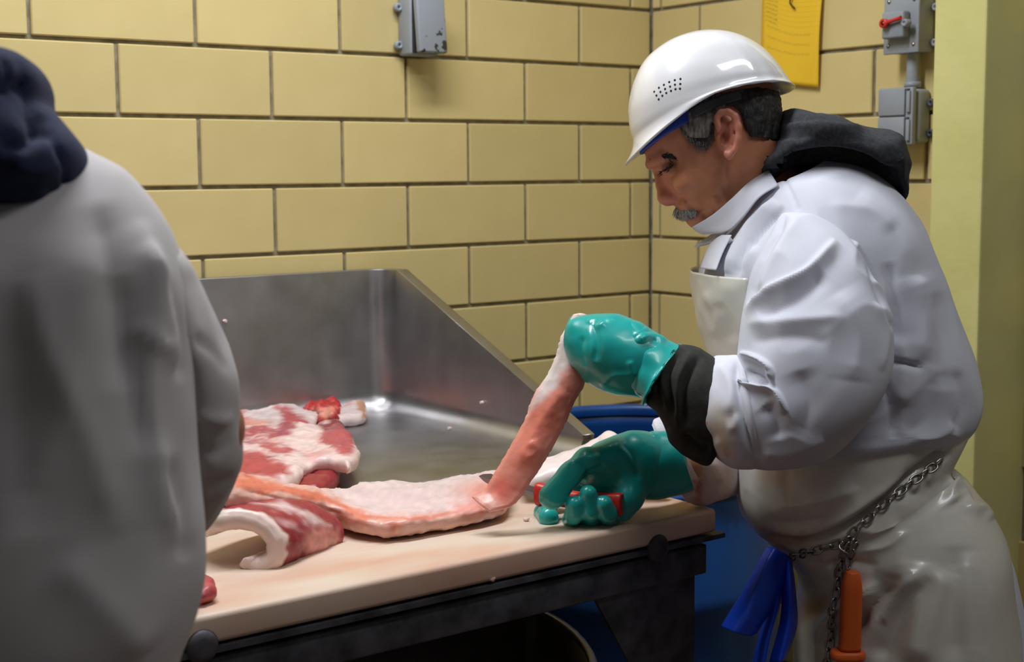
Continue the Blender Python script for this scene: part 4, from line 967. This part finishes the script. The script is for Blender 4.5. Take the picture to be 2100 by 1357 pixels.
# collar
def CP(l, z): return [K(x, y, ZB-zz_) for (x, y), zz_ in zip(l, z)]
patch('collar', [CP([(1576, 348), (1536, 374), (1502, 406), (1462, 440), (1419, 466)], (.072, .080, .076, .055, .028)), CP([(1586, 364), (1546, 390), (1512, 428), (1476, 462), (1428, 474)], (.088, .096, .088, .065, .030)), CP([(1596, 380), (1557, 405), (1524, 446), (1492, 474), (1442, 481)], (.106, .114, .104, .080, .034))], 40, 14, M['coat'], .003, coat)
patch('collar', [CP([(1500, 450), (1462, 478), (1424, 505)], (.03, .01, -.01)), CP([(1512, 468), (1480, 488), (1430, 506)], (.04, .02, 0.)), CP([(1520, 482), (1490, 496), (1440, 500)], (.045, .03, .0))], 30, 10, M['coat'], .003, coat)
patch('placket', [CP([(1468, 482), (1450, 512), (1436, 550)], (.035, .035, .035)), CP([(1482, 482), (1464, 515), (1450, 552)], (.07, .075, .08)), CP([(1500, 482), (1482, 518), (1468, 554)], (.095, .105, .115))], 24, 10, M['coat'], .003, coat)
h = CP([(1494, 493)], (.088,))[0]
o = lathe('button', [(.0001, .0015), (.004, .0015), (.0055, 0), (.005, -.001)], (0, 0, 0), M['helmet'], coat, 16); o.data.transform(Matrix.Translation(Vector(h)) @ Vector(TC).to_track_quat('Z', 'Y').to_matrix().to_4x4())
# tail of the coat behind the apron
loft('coat_tail', [ring(1640, 1010, 1950, 960, ZB+.0, .15), ring(1650, 1100, 2040, 1090, ZB+.02, .17), ring(1650, 1220, 2072, 1200, ZB+.02, .18), ring(1660, 1360, 2104, 1360, ZB+.02, .185), ring(1670, 1640, 2110, 1640, ZB+.02, .19)], 50, 90, M['coat'], coat, nz=[(8, .006, 1.)], solid=.003)

# apron
apron = empty('apron', base, man)
AP = [ring(1500, 880, 1975, 862, ZB, .186, .95), ring(1506, 930, 1960, 890, ZB, .186, .95), ring(1512, 985, 1945, 915, ZB, .184, .95), ring(1520, 1035, 1936, 928, ZB, .182, .95), ring(1546, 1085, 1932, 938, ZB, .180, .95), ring(1574, 1112, 1934, 944, ZB, .178, .95), ring(1590, 1130, 1956, 962, ZB, .184, .95), ring(1622, 1160, 2010, 1022, ZB, .200, .95), ring(1642, 1210, 2048, 1090, ZB, .212, .95), ring(1634, 1290, 2058, 1190, ZB, .218, .95), ring(1636, 1370, 2070, 1360, ZB, .222, .95), ring(1640, 1700, 2080, 1700, ZB, .226, .95)]
ap_f = [([(1880, 1170), (1830, 1230), (1790, 1290), (1750, 1370)], 16, .013), ([(1905, 1180), (1860, 1250), (1830, 1310), (1800, 1370)], 20, -.012), ([(1830, 1200), (1780, 1250), (1740, 1310)], 12, -.010), ([(1940, 1170), (1910, 1260), (1880, 1370)], 22, .010), ([(1800, 1195), (1750, 1225), (1700, 1265), (1670, 1320)], 12, .012), ([(1990, 1130), (1985, 1240), (1990, 1370)], 20, .006), ([(1940, 985), (1975, 1010), (1990, 1050)], 8, .008), ([(1660, 1150), (1690, 1160), (1720, 1150)], 8, -.006), ([(1574, 1106), (1640, 1110), (1720, 1085), (1800, 1035), (1870, 975), (1932, 930)], 9, -.016, 'R'), ([(1580, 1088), (1650, 1096), (1720, 1072), (1800, 1018), (1860, 970)], 10, .006), ([(1600, 1040), (1680, 1030), (1760, 1000)], 22, .006), ([(1580, 1070), (1640, 1070), (1690, 1058)], 10, -.006), ([(1960, 980), (1950, 1010), (1960, 1030)], 14, .008), ([(1985, 1050), (2020, 1040), (2040, 1060)], 14, .009), ([(1860, 1010), (1840, 1100), (1850, 1180)], 30, .006),
        ([(1650, 1180), (1630, 1230), (1655, 1270)], 12, .010), ([(1690, 1290), (1740, 1240), (1800, 1210)], 14, .008, 'c'), ([(1640, 1260), (1700, 1250), (1750, 1220)], 12, -.009), ([(1680, 1330), (1720, 1290), (1780, 1270)], 16, -.008), ([(1840, 1180), (1810, 1270), (1800, 1350)], 26, -.010), ([(1890, 1150), (1880, 1250), (1870, 1357)], 30, .009), ([(1960, 1120), (1960, 1240), (1965, 1357)], 34, -.007), ([(1760, 1080), (1790, 1090), (1840, 1070)], 12, .006), ([(1700, 1160), (1740, 1150), (1800, 1160)], 12, -.006), ([(1770, 1130), (1820, 1120), (1860, 1090)], 8, .004)]
apr = mat('stained_vinyl', (216, 212, 204), None, .3, attr=True, bump=.1, bscale=14, coat=.25, bdist=.004)
apo = loft('apron_skirt', AP, 170, 170, apr, apron, fl=ap_f, nz=[(6, .003, 6.)], rz=[((3, 8, 5), 75, .006, 3.)], solid=.002,
           colf=painter((214, 210, 200), [([(1560, 1080), (1620, 1090), (1680, 1100), (1600, 1130), (1570, 1125)], (196, 168, 146), 12), ([(1560, 960), (1620, 965), (1610, 1000), (1570, 990)], (206, 180, 160), 18), ([(1640, 1230), (1700, 1220), (1690, 1260), (1640, 1270)], (196, 170, 140), 14), ([(1800, 1270), (1810, 1268), (1812, 1280), (1802, 1280)], (150, 70, 60), 3)], warp=6, mottle=.02))
BB = [ring(1416, 556, 1918, 540, ZB, .226), ring(1422, 600, 1930, 580, ZB, .230), ring(1434, 660, 1958, 645, ZB, .229), ring(1456, 730, 1990, 728, ZB, .223), ring(1476, 815, 2004, 808, ZB, .213), ring(1490, 890, 1995, 868, ZB, .206)]
loft('bib', BB, 50, 40, M['apron'], apron, th=(-1.0, .82), fl=[([(1440, 600), (1470, 640), (1460, 690)], 12, .005), ([(1470, 620), (1490, 660), (1500, 700)], 12, -.005)], nz=[(18, .004, 4.)], solid=.002)
AT = bvh(apo)
# chain belt
link_me = None
def link_mesh():
    V = []; n, m_ = 20, 8; Lh, Wd, r = .0092, .0060, .0017
    C = []
    for i in range(n):
        t = 2*math.pi*i/n; C.append((Lh*math.copysign(abs(math.cos(t))**.8, math.cos(t)), Wd*math.copysign(abs(math.sin(t))**.8, math.sin(t)), 0))
    C = np.array(C)
    for i in range(n):
        tg = C[(i+1) % n]-C[i-1]; tg /= np.linalg.norm(tg); nn = np.array([tg[1], -tg[0], 0])
        for j in range(m_):
            a = 2*math.pi*j/m_; V.append(C[i]+r*(math.cos(a)*nn+math.sin(a)*np.array([0, 0, 1.])))
    fs = [(i*m_+j, ((i+1) % n)*m_+j, ((i+1) % n)*m_+(j+1) % m_, i*m_+(j+1) % m_) for i in range(n) for j in range(m_)]
    me = bpy.data.meshes.new('link'); me.from_pydata([tuple(v) for v in V], [], fs); me.materials.append(M['chainsteel'])
    me.polygons.foreach_set('use_smooth', [True]*len(me.polygons)); return me
def chain(parent, pts, step=.0148, start=0):
    me = link_mesh(); C = catmull(np.array(pts), 400); d = np.r_[0, np.cumsum(np.linalg.norm(np.diff(C, axis=0), axis=1))]
    n = int(d[-1]/step)
    for i in range(n):
        s = (i+.5)*step; c = np.array([np.interp(s, d, C[:, k]) for k in range(3)]); c2 = np.array([np.interp(s+.005, d, C[:, k]) for k in range(3)])
        t = c2-c; t /= np.linalg.norm(t)+1e-9; a = np.cross(t, -TC); a /= np.linalg.norm(a); b = np.cross(t, a)
        ang = math.radians(45 if i % 2 else -45); y = a*math.cos(ang)+b*math.sin(ang); z = np.cross(t, y)
        o = bpy.data.objects.new('link', me); COL.objects.link(o)
        Mx = Matrix(((t[0], y[0], z[0], c[0]), (t[1], y[1], z[1], c[1]), (t[2], y[2], z[2], c[2]), (0, 0, 0, 1)))
        o.matrix_basis = Mx; setpar(o, parent)
def onap(px, py, off):
    h, n = hit(AT, px, py)
    if h is None: return K(px, py, ZB-.02)
    if n@TC < 0: n = -n
    return h+n*off
belt = empty('chain_belt', base, man)
pth = [onap(x, y, .004) for x, y in ((1928, 944), (1905, 962), (1870, 988), (1830, 1022), (1795, 1052), (1760, 1085), (1735, 1104), (1700, 1118), (1660, 1128), (1618, 1138))]
chain(belt, pth)
chain(belt, [onap(x, y, .007) for x, y in ((1742, 1108), (1736, 1130), (1728, 1160), (1722, 1200), (1717, 1250), (1710, 1300), (1704, 1357), (1700, 1400))])
chain(belt, [onap(x, y, .012) for x, y in ((1752, 1100), (1750, 1125), (1746, 1150), (1744, 1172))])
chain(belt, [onap(x, y, .010) for x, y in ((1730, 1108), (1738, 1122), (1752, 1120), (1762, 1100))])

# gloves
def gset(fn, pts, name, h=.0028, fl=None):
    return implicit(name, fn, pts, .03, h, M['glove'], man, fl=fl, sm=2, nz=[(30, .0012, 2.)])
def left_hand(p):
    f = chainc(p, [(K(1330, 752, 1.95), .042), (K(1285, 735, 1.955), .047), (K(1240, 714, 1.96), .046), (K(1212, 703, 1.968), .036)], .02)
    f = smin(f, cone(p, K(1290, 760, 1.95), K(1240, 762, 1.955), .020, .018), .02)
    pip = [(1182, 676, 1.958, .0145), (1184, 700, 1.955, .0148), (1195, 730, 1.957, .0142), (1214, 762, 1.962, .0125)]
    mcp = [(1245, 676), (1238, 702), (1240, 732), (1250, 760)]
    for (x, y, z, r), (mx, my) in zip(pip, mcp):
        f = smin(f, chainc(p, [(K(mx, my, 1.945), r*1.15), (K(x, y, z), r), (K(x+6, y+4, z+.035), r*.95), (K(x+38, y+6, z+.045), r*.9)], .006), .009)
    f = smin(f, chainc(p, [(K(1290, 690, 1.985), .020), (K(1235, 672, 2.005), .0165), (K(1186, 664, 2.0), .0145)], .008), .012)
    return f
lg = gset(left_hand, [K(1140, 630, 1.9), K(1370, 815, 2.06)], 'glove', fl=[([(1215, 655), (1222, 690), (1222, 740)], 7, -.004), ([(1205, 655), (1225, 668), (1240, 660)], 5, .003), ([(1196, 690), (1192, 720), (1200, 750)], 6, -.002), ([(1230, 790), (1260, 770), (1300, 770)], 6, .003), ([(1300, 690), (1330, 672)], 6, .003), ([(1290, 740), (1300, 770)], 6, .003)])
loft('glove_cuff', [ring(1285, 650, 1268, 795, 1.955, .047), ring(1312, 660, 1290, 797, 1.952, .048), ring(1345, 682, 1305, 806, 1.948, .049, shx=-12, shy=4), ring(1375, 700, 1316, 818, 1.945, .051, shx=-20, shy=6), ring(1398, 709, 1330, 826, 1.943, .054, shx=-34, shy=8), ring(1392, 712, 1328, 820, 1.943, .048, shx=-28, shy=8)], 44, 64, M['glove'], lg, nz=[(25, .0035, 3.)], fl=[([(1300, 700), (1330, 690), (1370, 695)], 6, .005), ([(1300, 740), (1315, 715), (1350, 700)], 6, -.005), ([(1296, 760), (1300, 790), (1312, 812)], 5, .004)], solid=.002)
def right_hand(p):
    f = chainc(p, [(K(1350, 950, 2.065), .042), (K(1300, 945, 2.05), .040), (K(1245, 958, 2.04), .034), (K(1215, 968, 2.045), .026)], .02)
    f = smin(f, chainc(p, [(K(1305, 975, 2.03), .028), (K(1290, 1020, 2.01), .020), (K(1278, 1046, 2.01), .016)], .01), .02)
    f = smin(f, chainc(p, [(K(1262, 935, 2.02), .024), (K(1205, 945, 2.0), .018), (K(1168, 972, 1.99), .0155), (K(1132, 1018, 1.982), .0185)], .008), .014)
    f = smin(f, chainc(p, [(K(1215, 965, 2.06), .016), (K(1140, 1010, 2.09), .0135), (K(1116, 1052, 2.065), .0145), (K(1125, 1060, 2.02), .0150)], .006), .010)
    for (ax_, ay), (bx, by), (cx, cy_), (tx, ty), r in (((1205, 985), (1172, 1066), (1176, 1056), (1178, 1034), .0128), ((1235, 985), (1212, 1070), (1210, 1048), (1207, 1012), .0128), ((1262, 985), (1250, 1068), (1246, 1052), (1239, 1033), .0126)):
        f = smin(f, chainc(p, [(K(ax_, ay, 2.085), r*1.2), (K(bx+12, by-8, 2.065), r*1.05), (K(bx, by, 2.02), r), (K(cx, cy_, 1.985), r), (K(tx, ty, 1.978), r*.95)], .004), .004)
    f = smin(f, cone(p, K(1225, 985, 2.075), K(1270, 1000, 2.07), .02, .02), .012)
    return f
rgv = gset(right_hand, [K(1095, 890, 1.93), K(1420, 1085, 2.14)], 'glove', fl=[([(1160, 955), (1195, 940), (1230, 935)], 6, .003), ([(1200, 985), (1215, 965), (1240, 955)], 6, -.004), ([(1190, 945), (1205, 965), (1195, 990)], 5, -.003), ([(1275, 905), (1300, 935), (1310, 985)], 7, -.004)])
loft('glove_cuff', [ring(1278, 908, 1300, 1012, 2.05, .036), ring(1302, 893, 1322, 1020, 2.055, .043), ring(1330, 886, 1352, 1022, 2.06, .047), ring(1355, 881, 1392, 1013, 2.066, .05), ring(1376, 878, 1420, 1003, 2.072, .054), ring(1374, 882, 1417, 1000, 2.072, .05)], 40, 64, M['glove'], rgv, nz=[(22, .003, 5.)], fl=[([(1285, 905), (1310, 920), (1318, 960), (1312, 1000)], 7, -.005), ([(1290, 925), (1320, 900), (1350, 890)], 6, .004)], solid=.002)
# dark knitted sleeve of the left arm
loft('sweatshirt_sleeve', [ring(1318, 738, 1308, 795, 1.95, .034), ring(1326, 722, 1322, 822, 1.948, .040), ring(1350, 714, 1345, 842, 1.946, .045), ring(1378, 711, 1366, 872, 1.945, .050), ring(1405, 712, 1378, 905, 1.945, .054), ring(1430, 718, 1408, 935, 1.945, .057), ring(1455, 730, 1448, 955, 1.945, .058), ring(1480, 745, 1475, 930, 1.945, .055), ring(1510, 760, 1510, 910, 1.94, .05)], 70, 80, M['sleeve'], man, nz=[(14, .005, 2.), (40, .0015, 4.)],
     fl=[([(1362, 720), (1345, 770), (1362, 840)], 6, -.006), ([(1400, 715), (1372, 770), (1385, 850)], 7, -.008), ([(1440, 725), (1405, 790), (1400, 880)], 8, -.009), ([(1385, 715), (1358, 770), (1372, 850)], 8, .005), ([(1420, 720), (1390, 780), (1392, 880)], 9, .007), ([(1400, 890), (1430, 915), (1460, 920)], 8, -.008), ([(1332, 735), (1325, 770), (1335, 815)], 3, -.003)], cap=(True, False), solid=.002)

# things hanging at the belt
oc = onap(1747, 1180, .016)
def oring(px, py, hw, e, T): 
    c = oc.copy(); c = K(px, py, float((oc-CAM)@W)); a = RH*hw; return np.concatenate([c, a, TC*T, [e], [0, 0, 0]])
steelh = tag(empty('tool_handle', oc), 'orange plastic tool handle hanging from the chain belt', 'tool')
loft('grip', [oring(1748, 1171, .006, .8, .006), oring(1748, 1174, .009, .7, .009), oring(1747, 1200, .0135, .62, .012), oring(1745, 1250, .0145, .6, .013), oring(1743, 1300, .0145, .6, .013), oring(1742, 1330, .0150, .6, .013)], 30, 32, M['orange'], steelh, cap=(True, True))
loft('guard', [oring(1740, 1332, .012, .7, .014), oring(1739, 1334, .022, .7, .018), oring(1738, 1346, .024, .7, .019), oring(1738, 1352, .018, .7, .015)], 12, 32, M['orange'], steelh, cap=(True, True))
loft('rod', [oring(1738, 1352, .007, 1, .007), oring(1734, 1600, .006, 1, .006)], 6, 16, M['chainsteel'], steelh, cap=(True, True))
bz = ZB-.10
bs = tag(empty('blue_sheet', K(1600, 1130, bz)), 'bright blue plastic sheet tucked into the belt and hanging in folds', 'cloth')
patch('upper_fold', [[K(1572, 1122, bz), K(1530, 1200, bz-.02), K(1478, 1284, bz-.03)], [K(1590, 1124, bz-.02), K(1556, 1210, bz-.05), K(1505, 1296, bz-.06)], [K(1612, 1136, bz-.01), K(1586, 1210, bz-.04), K(1536, 1304, bz-.05)], [K(1624, 1146, bz), K(1602, 1215, bz-.01), K(1552, 1298, bz-.02)]], 50, 30, M['bluecloth'], .002, bs, fl=[([(1585, 1130), (1555, 1200), (1525, 1290)], 8, .004)])
patch('lower_fold', [[K(1590, 1135, bz+.01), K(1575, 1240, bz+.0), K(1552, 1320, bz-.01), K(1535, 1400, bz-.01)], [K(1610, 1140, bz-.005), K(1592, 1240, bz-.02), K(1572, 1320, bz-.03), K(1558, 1400, bz-.03)], [K(1620, 1145, bz+.01), K(1600, 1240, bz+.0), K(1582, 1300, bz-.01), K(1572, 1360, bz-.01)]], 50, 20, M['bluecloth'], .002, bs)
patch('side_fold', [[K(1606, 1140, bz), K(1604, 1200, bz-.01), K(1600, 1270, bz-.01), K(1578, 1357, bz-.02)], [K(1618, 1145, bz-.012), K(1622, 1210, bz-.03), K(1618, 1280, bz-.03), K(1600, 1357, bz-.04)], [K(1624, 1148, bz), K(1632, 1215, bz), K(1634, 1285, bz), K(1612, 1350, bz-.01)]], 50, 20, M['bluecloth'], .002, bs)

# ------------------------------------------------------------------ the worker in front
ZF = 1.2
fb = K(-60, 900, ZF); fb[2] = 0
man2 = tag(empty('person', fb), 'person seen from behind in a white smock and navy hood at the left edge', 'person')
fped = K(-60, 1250, ZF)
def body2(p):
    b = cone(p, K(-60, 600, ZF), K(-60, 1200, ZF), .105, .11)
    b = smin(b, cone(p, K(-190, 540, ZF), K(70, 540, ZF), .05, .05), .04)
    b = smin(b, cone(p, K(-80, 420, ZF+.02), K(-280, 60, ZF+.08), .052, .052), .03)
    b = smin(b, ell(p, K(-350, -70, ZF+.11), np.eye(3), (.085, .1, .12)), .03)
    b = smin(b, cone(p, K(-350, -20, ZF+.19), K(-350, 10, ZF+.20), .03, .025), .02)
    for sx, pts in ((1, [(K(120, 560, ZF), .042), (K(420, 880, ZF+.14), .034), (K(290, 1040, ZF+.38), .032), (K(270, 1060, ZF+.46), .034)]), (-1, [(K(-240, 560, ZF), .042), (K(-540, 880, ZF+.14), .034), (K(-420, 1040, ZF+.38), .032), (K(-400, 1060, ZF+.46), .034)])):
        b = smin(b, chainc(p, pts, .02), .03)
    for s in (-1, 1):
        h = fped+RH*(s*.085); kn_ = h.copy(); kn_[2] = .47; an = kn_.copy(); an[2] = .09; ft = an-TC*.15; ft[2] = .035
        b = smin(b, chainc(p, [(h, .08), (kn_, .056), (an, .042), (ft, .033)], .02), .03)
    return b
lp = fped.copy(); lp[2] = 0
b2 = implicit('body', body2, [K(-350, -300, ZF+.1), K(-580, 900, ZF+.2), K(420, 900, ZF-.1), K(-400, 1060, ZF+.5), lp-TC*.3+RH*.2, lp+TC*.15-RH*.2], .06, .008, M['skin'], man2, colf=lambda V: np.tile(np.array(lin(180, 116, 88)), (len(V), 1)))
hair2 = implicit('hair', lambda p: smax(ell(p, K(-350, -78, ZF+.105), np.eye(3), (.091, .106, .126)), (p-K(-350, -50, ZF+.17))@(W-.4*np.array([0, 0, 1.])), .01), [K(-350, -200, ZF-.05), K(-600, -40, ZF+.1), K(-100, -40, ZF+.25)], .06, .006, M['hairdark'], man2, nz=[(120, .003, 2.)])
smock = empty('smock', fb, man2)
FC = [ring(150, 300, -270, 300, ZF, .045), ring(182, 322, -302, 322, ZF, .06), ring(255, 372, -375, 372, ZF, .085), ring(325, 450, -445, 450, ZF, .118), ring(366, 530, -486, 530, ZF, .145), ring(384, 600, -504, 600, ZF, .148), ring(388, 700, -508, 700, ZF, .148), ring(386, 800, -506, 800, ZF, .146), ring(388, 900, -508, 900, ZF, .146), ring(393, 1000, -513, 1000, ZF, .146), ring(400, 1100, -520, 1100, ZF, .148), ring(402, 1190, -522, 1190, ZF, .15), ring(385, 1270, -505, 1270, ZF, .15), ring(348, 1357, -468, 1357, ZF, .145), ring(330, 1430, -450, 1430, ZF, .14), ring(350, 1700, -470, 1700, ZF, .145), ring(360, 2000, -480, 2000, ZF, .15)]
fc_f = [([(60, 560), (90, 700), (180, 900), (240, 1100)], 40, .006), ([(200, 420), (240, 600), (250, 800)], 40, -.006), ([(290, 450), (320, 620), (300, 800), (330, 1000), (370, 1120)], 26, .009), ([(250, 560), (270, 760), (300, 930)], 30, -.008), ([(300, 500), (350, 640), (360, 760)], 16, .008), ([(330, 560), (370, 690), (372, 780)], 10, -.009), ([(280, 660), (310, 700), (350, 720)], 14, .005), ([(20, 500), (40, 800), (60, 1100)], 60, -.005), ([(120, 1150), (220, 1250), (300, 1340)], 50, .006), ([(340, 940), (370, 1050), (385, 1150)], 16, -.006)]
loft('smock_body', FC, 130, 140, M['coatgrey'], smock, fl=fc_f, nz=[(5, .006, 3.)], rz=[((2, 7, 4), 75, .005, 3.)], solid=.003)
for sx in (1, -1):
    A_ = [(250, 430, 280, 440, ZF+.01, .015), (285, 485, 372, 522, ZF+.02, .035), (322, 595, 406, 588, ZF+.035, .052), (372, 690, 446, 680, ZF+.06, .06), (380, 780, 478, 770, ZF+.09, .06), (380, 870, 490, 860, ZF+.12, .06), (380, 950, 492, 955, ZF+.15, .062), (370, 1030, 460, 1030, ZF+.22, .062), (340, 1080, 420, 1085, ZF+.30, .058), (285, 1085, 362, 1100, ZF+.38, .05), (245, 1075, 318, 1090, ZF+.44, .044)]
    m_ = lambda x: x if sx > 0 else -120-x
    loft('sleeve', [ring(m_(a), b_, m_(c), d_, z, t) for a, b_, c, d_, z, t in A_], 90, 64, M['coatgrey'], smock, cap=(True, False), nz=[(12, .005, 4.)], solid=.003, fl=[([(400, 690), (440, 720), (470, 760)], 12, -.006), ([(395, 850), (440, 862), (486, 860)], 12, .006), ([(395, 1000), (440, 985), (488, 970)], 8, -.008, 'c'), ([(395, 1015), (430, 1018), (465, 1012)], 8, .005), ([(395, 900), (440, 930), (485, 900)], 14, -.004)] if sx > 0 else None)
hood('hood', [(-280, 320), (-285, 380), (-240, 430), (-140, 452), (-50, 458), (20, 452), (90, 436), (140, 408), (168, 370), (173, 325), (160, 290), (124, 246), (108, 226), (92, 206), (94, 182), (80, 140), (46, 110), (0, 103), (-80, 100), (-160, 110), (-200, 150), (-215, 200), (-230, 240), (-270, 280)], ZF-.035, .10, .055, M['navy'], man2,
     [([(95, 250), (118, 300), (135, 360), (130, 410)], 7, -.008), ([(0, 300), (60, 290), (100, 240)], 16, -.010), ([(30, 165), (60, 200), (70, 250), (110, 280)], 12, -.012), ([(-40, 190), (20, 180), (80, 170)], 8, -.006), ([(20, 340), (80, 350), (130, 340)], 22, .006), ([(60, 200), (85, 205), (112, 210)], 9, -.012), ([(70, 240), (110, 245), (140, 250)], 9, -.008), ([(-60, 380), (20, 400), (100, 390)], 20, .006), ([(10, 120), (15, 160), (5, 190)], 5, -.004), ([(40, 120), (50, 160), (60, 190)], 5, -.004), ([(-20, 115), (-20, 160), (-30, 190)], 5, -.004)], h=.005, nz=[(16, .003, 3.)], cut=lambda p: cone(p, K(-150, 300, ZF+.06), K(-340, -40, ZF+.12), .05, .085))

def front_hand(c, sg):
    f_ = -TC*.93+np.array([0, 0, -.36]); f_ /= np.linalg.norm(f_); sd = RH*sg; up = np.cross(sd, f_)*sg; up /= np.linalg.norm(up)
    def g(p):
        a = chainc(p, [(c-f_*.05, .034), (c, .034), (c+f_*.03, .030)], .02)
        a = smin(a, cone(p, c+f_*.035-sd*.022, c+f_*.035+sd*.024, .021, .020), .02)
        for i, (o, l) in enumerate(((-.030, .062), (-.010, .072), (.011, .067), (.030, .052))):
            k0 = c+f_*.045+sd*o; k1 = k0+f_*l*.5+up*.008; k2 = k1+f_*l*.35-up*.018; k3 = k2+f_*l*.1-up*.022
            a = smin(a, chainc(p, [(k0, .0135), (k1, .0125), (k2, .0115), (k3, .0105)], .004), .005)
        t0 = c-f_*.005-sd*.028; t1 = t0-sd*.022+f_*.03-up*.006; t2 = t1+f_*.032+sd*.004-up*.010
        return smin(a, chainc(p, [(t0, .018), (t1, .0145), (t2, .0125)], .005), .008)
    o = implicit('glove', g, [c-f_*.1, c+f_*.16, c+RH*.09, c-RH*.09, c+np.array([0, 0, .07]), c-np.array([0, 0, .09])], .02, .004, M['glove'], man2, sm=1)
front_hand(K(265, 1062, ZF+.47), 1); front_hand(K(-400, 1062, ZF+.47), -1)
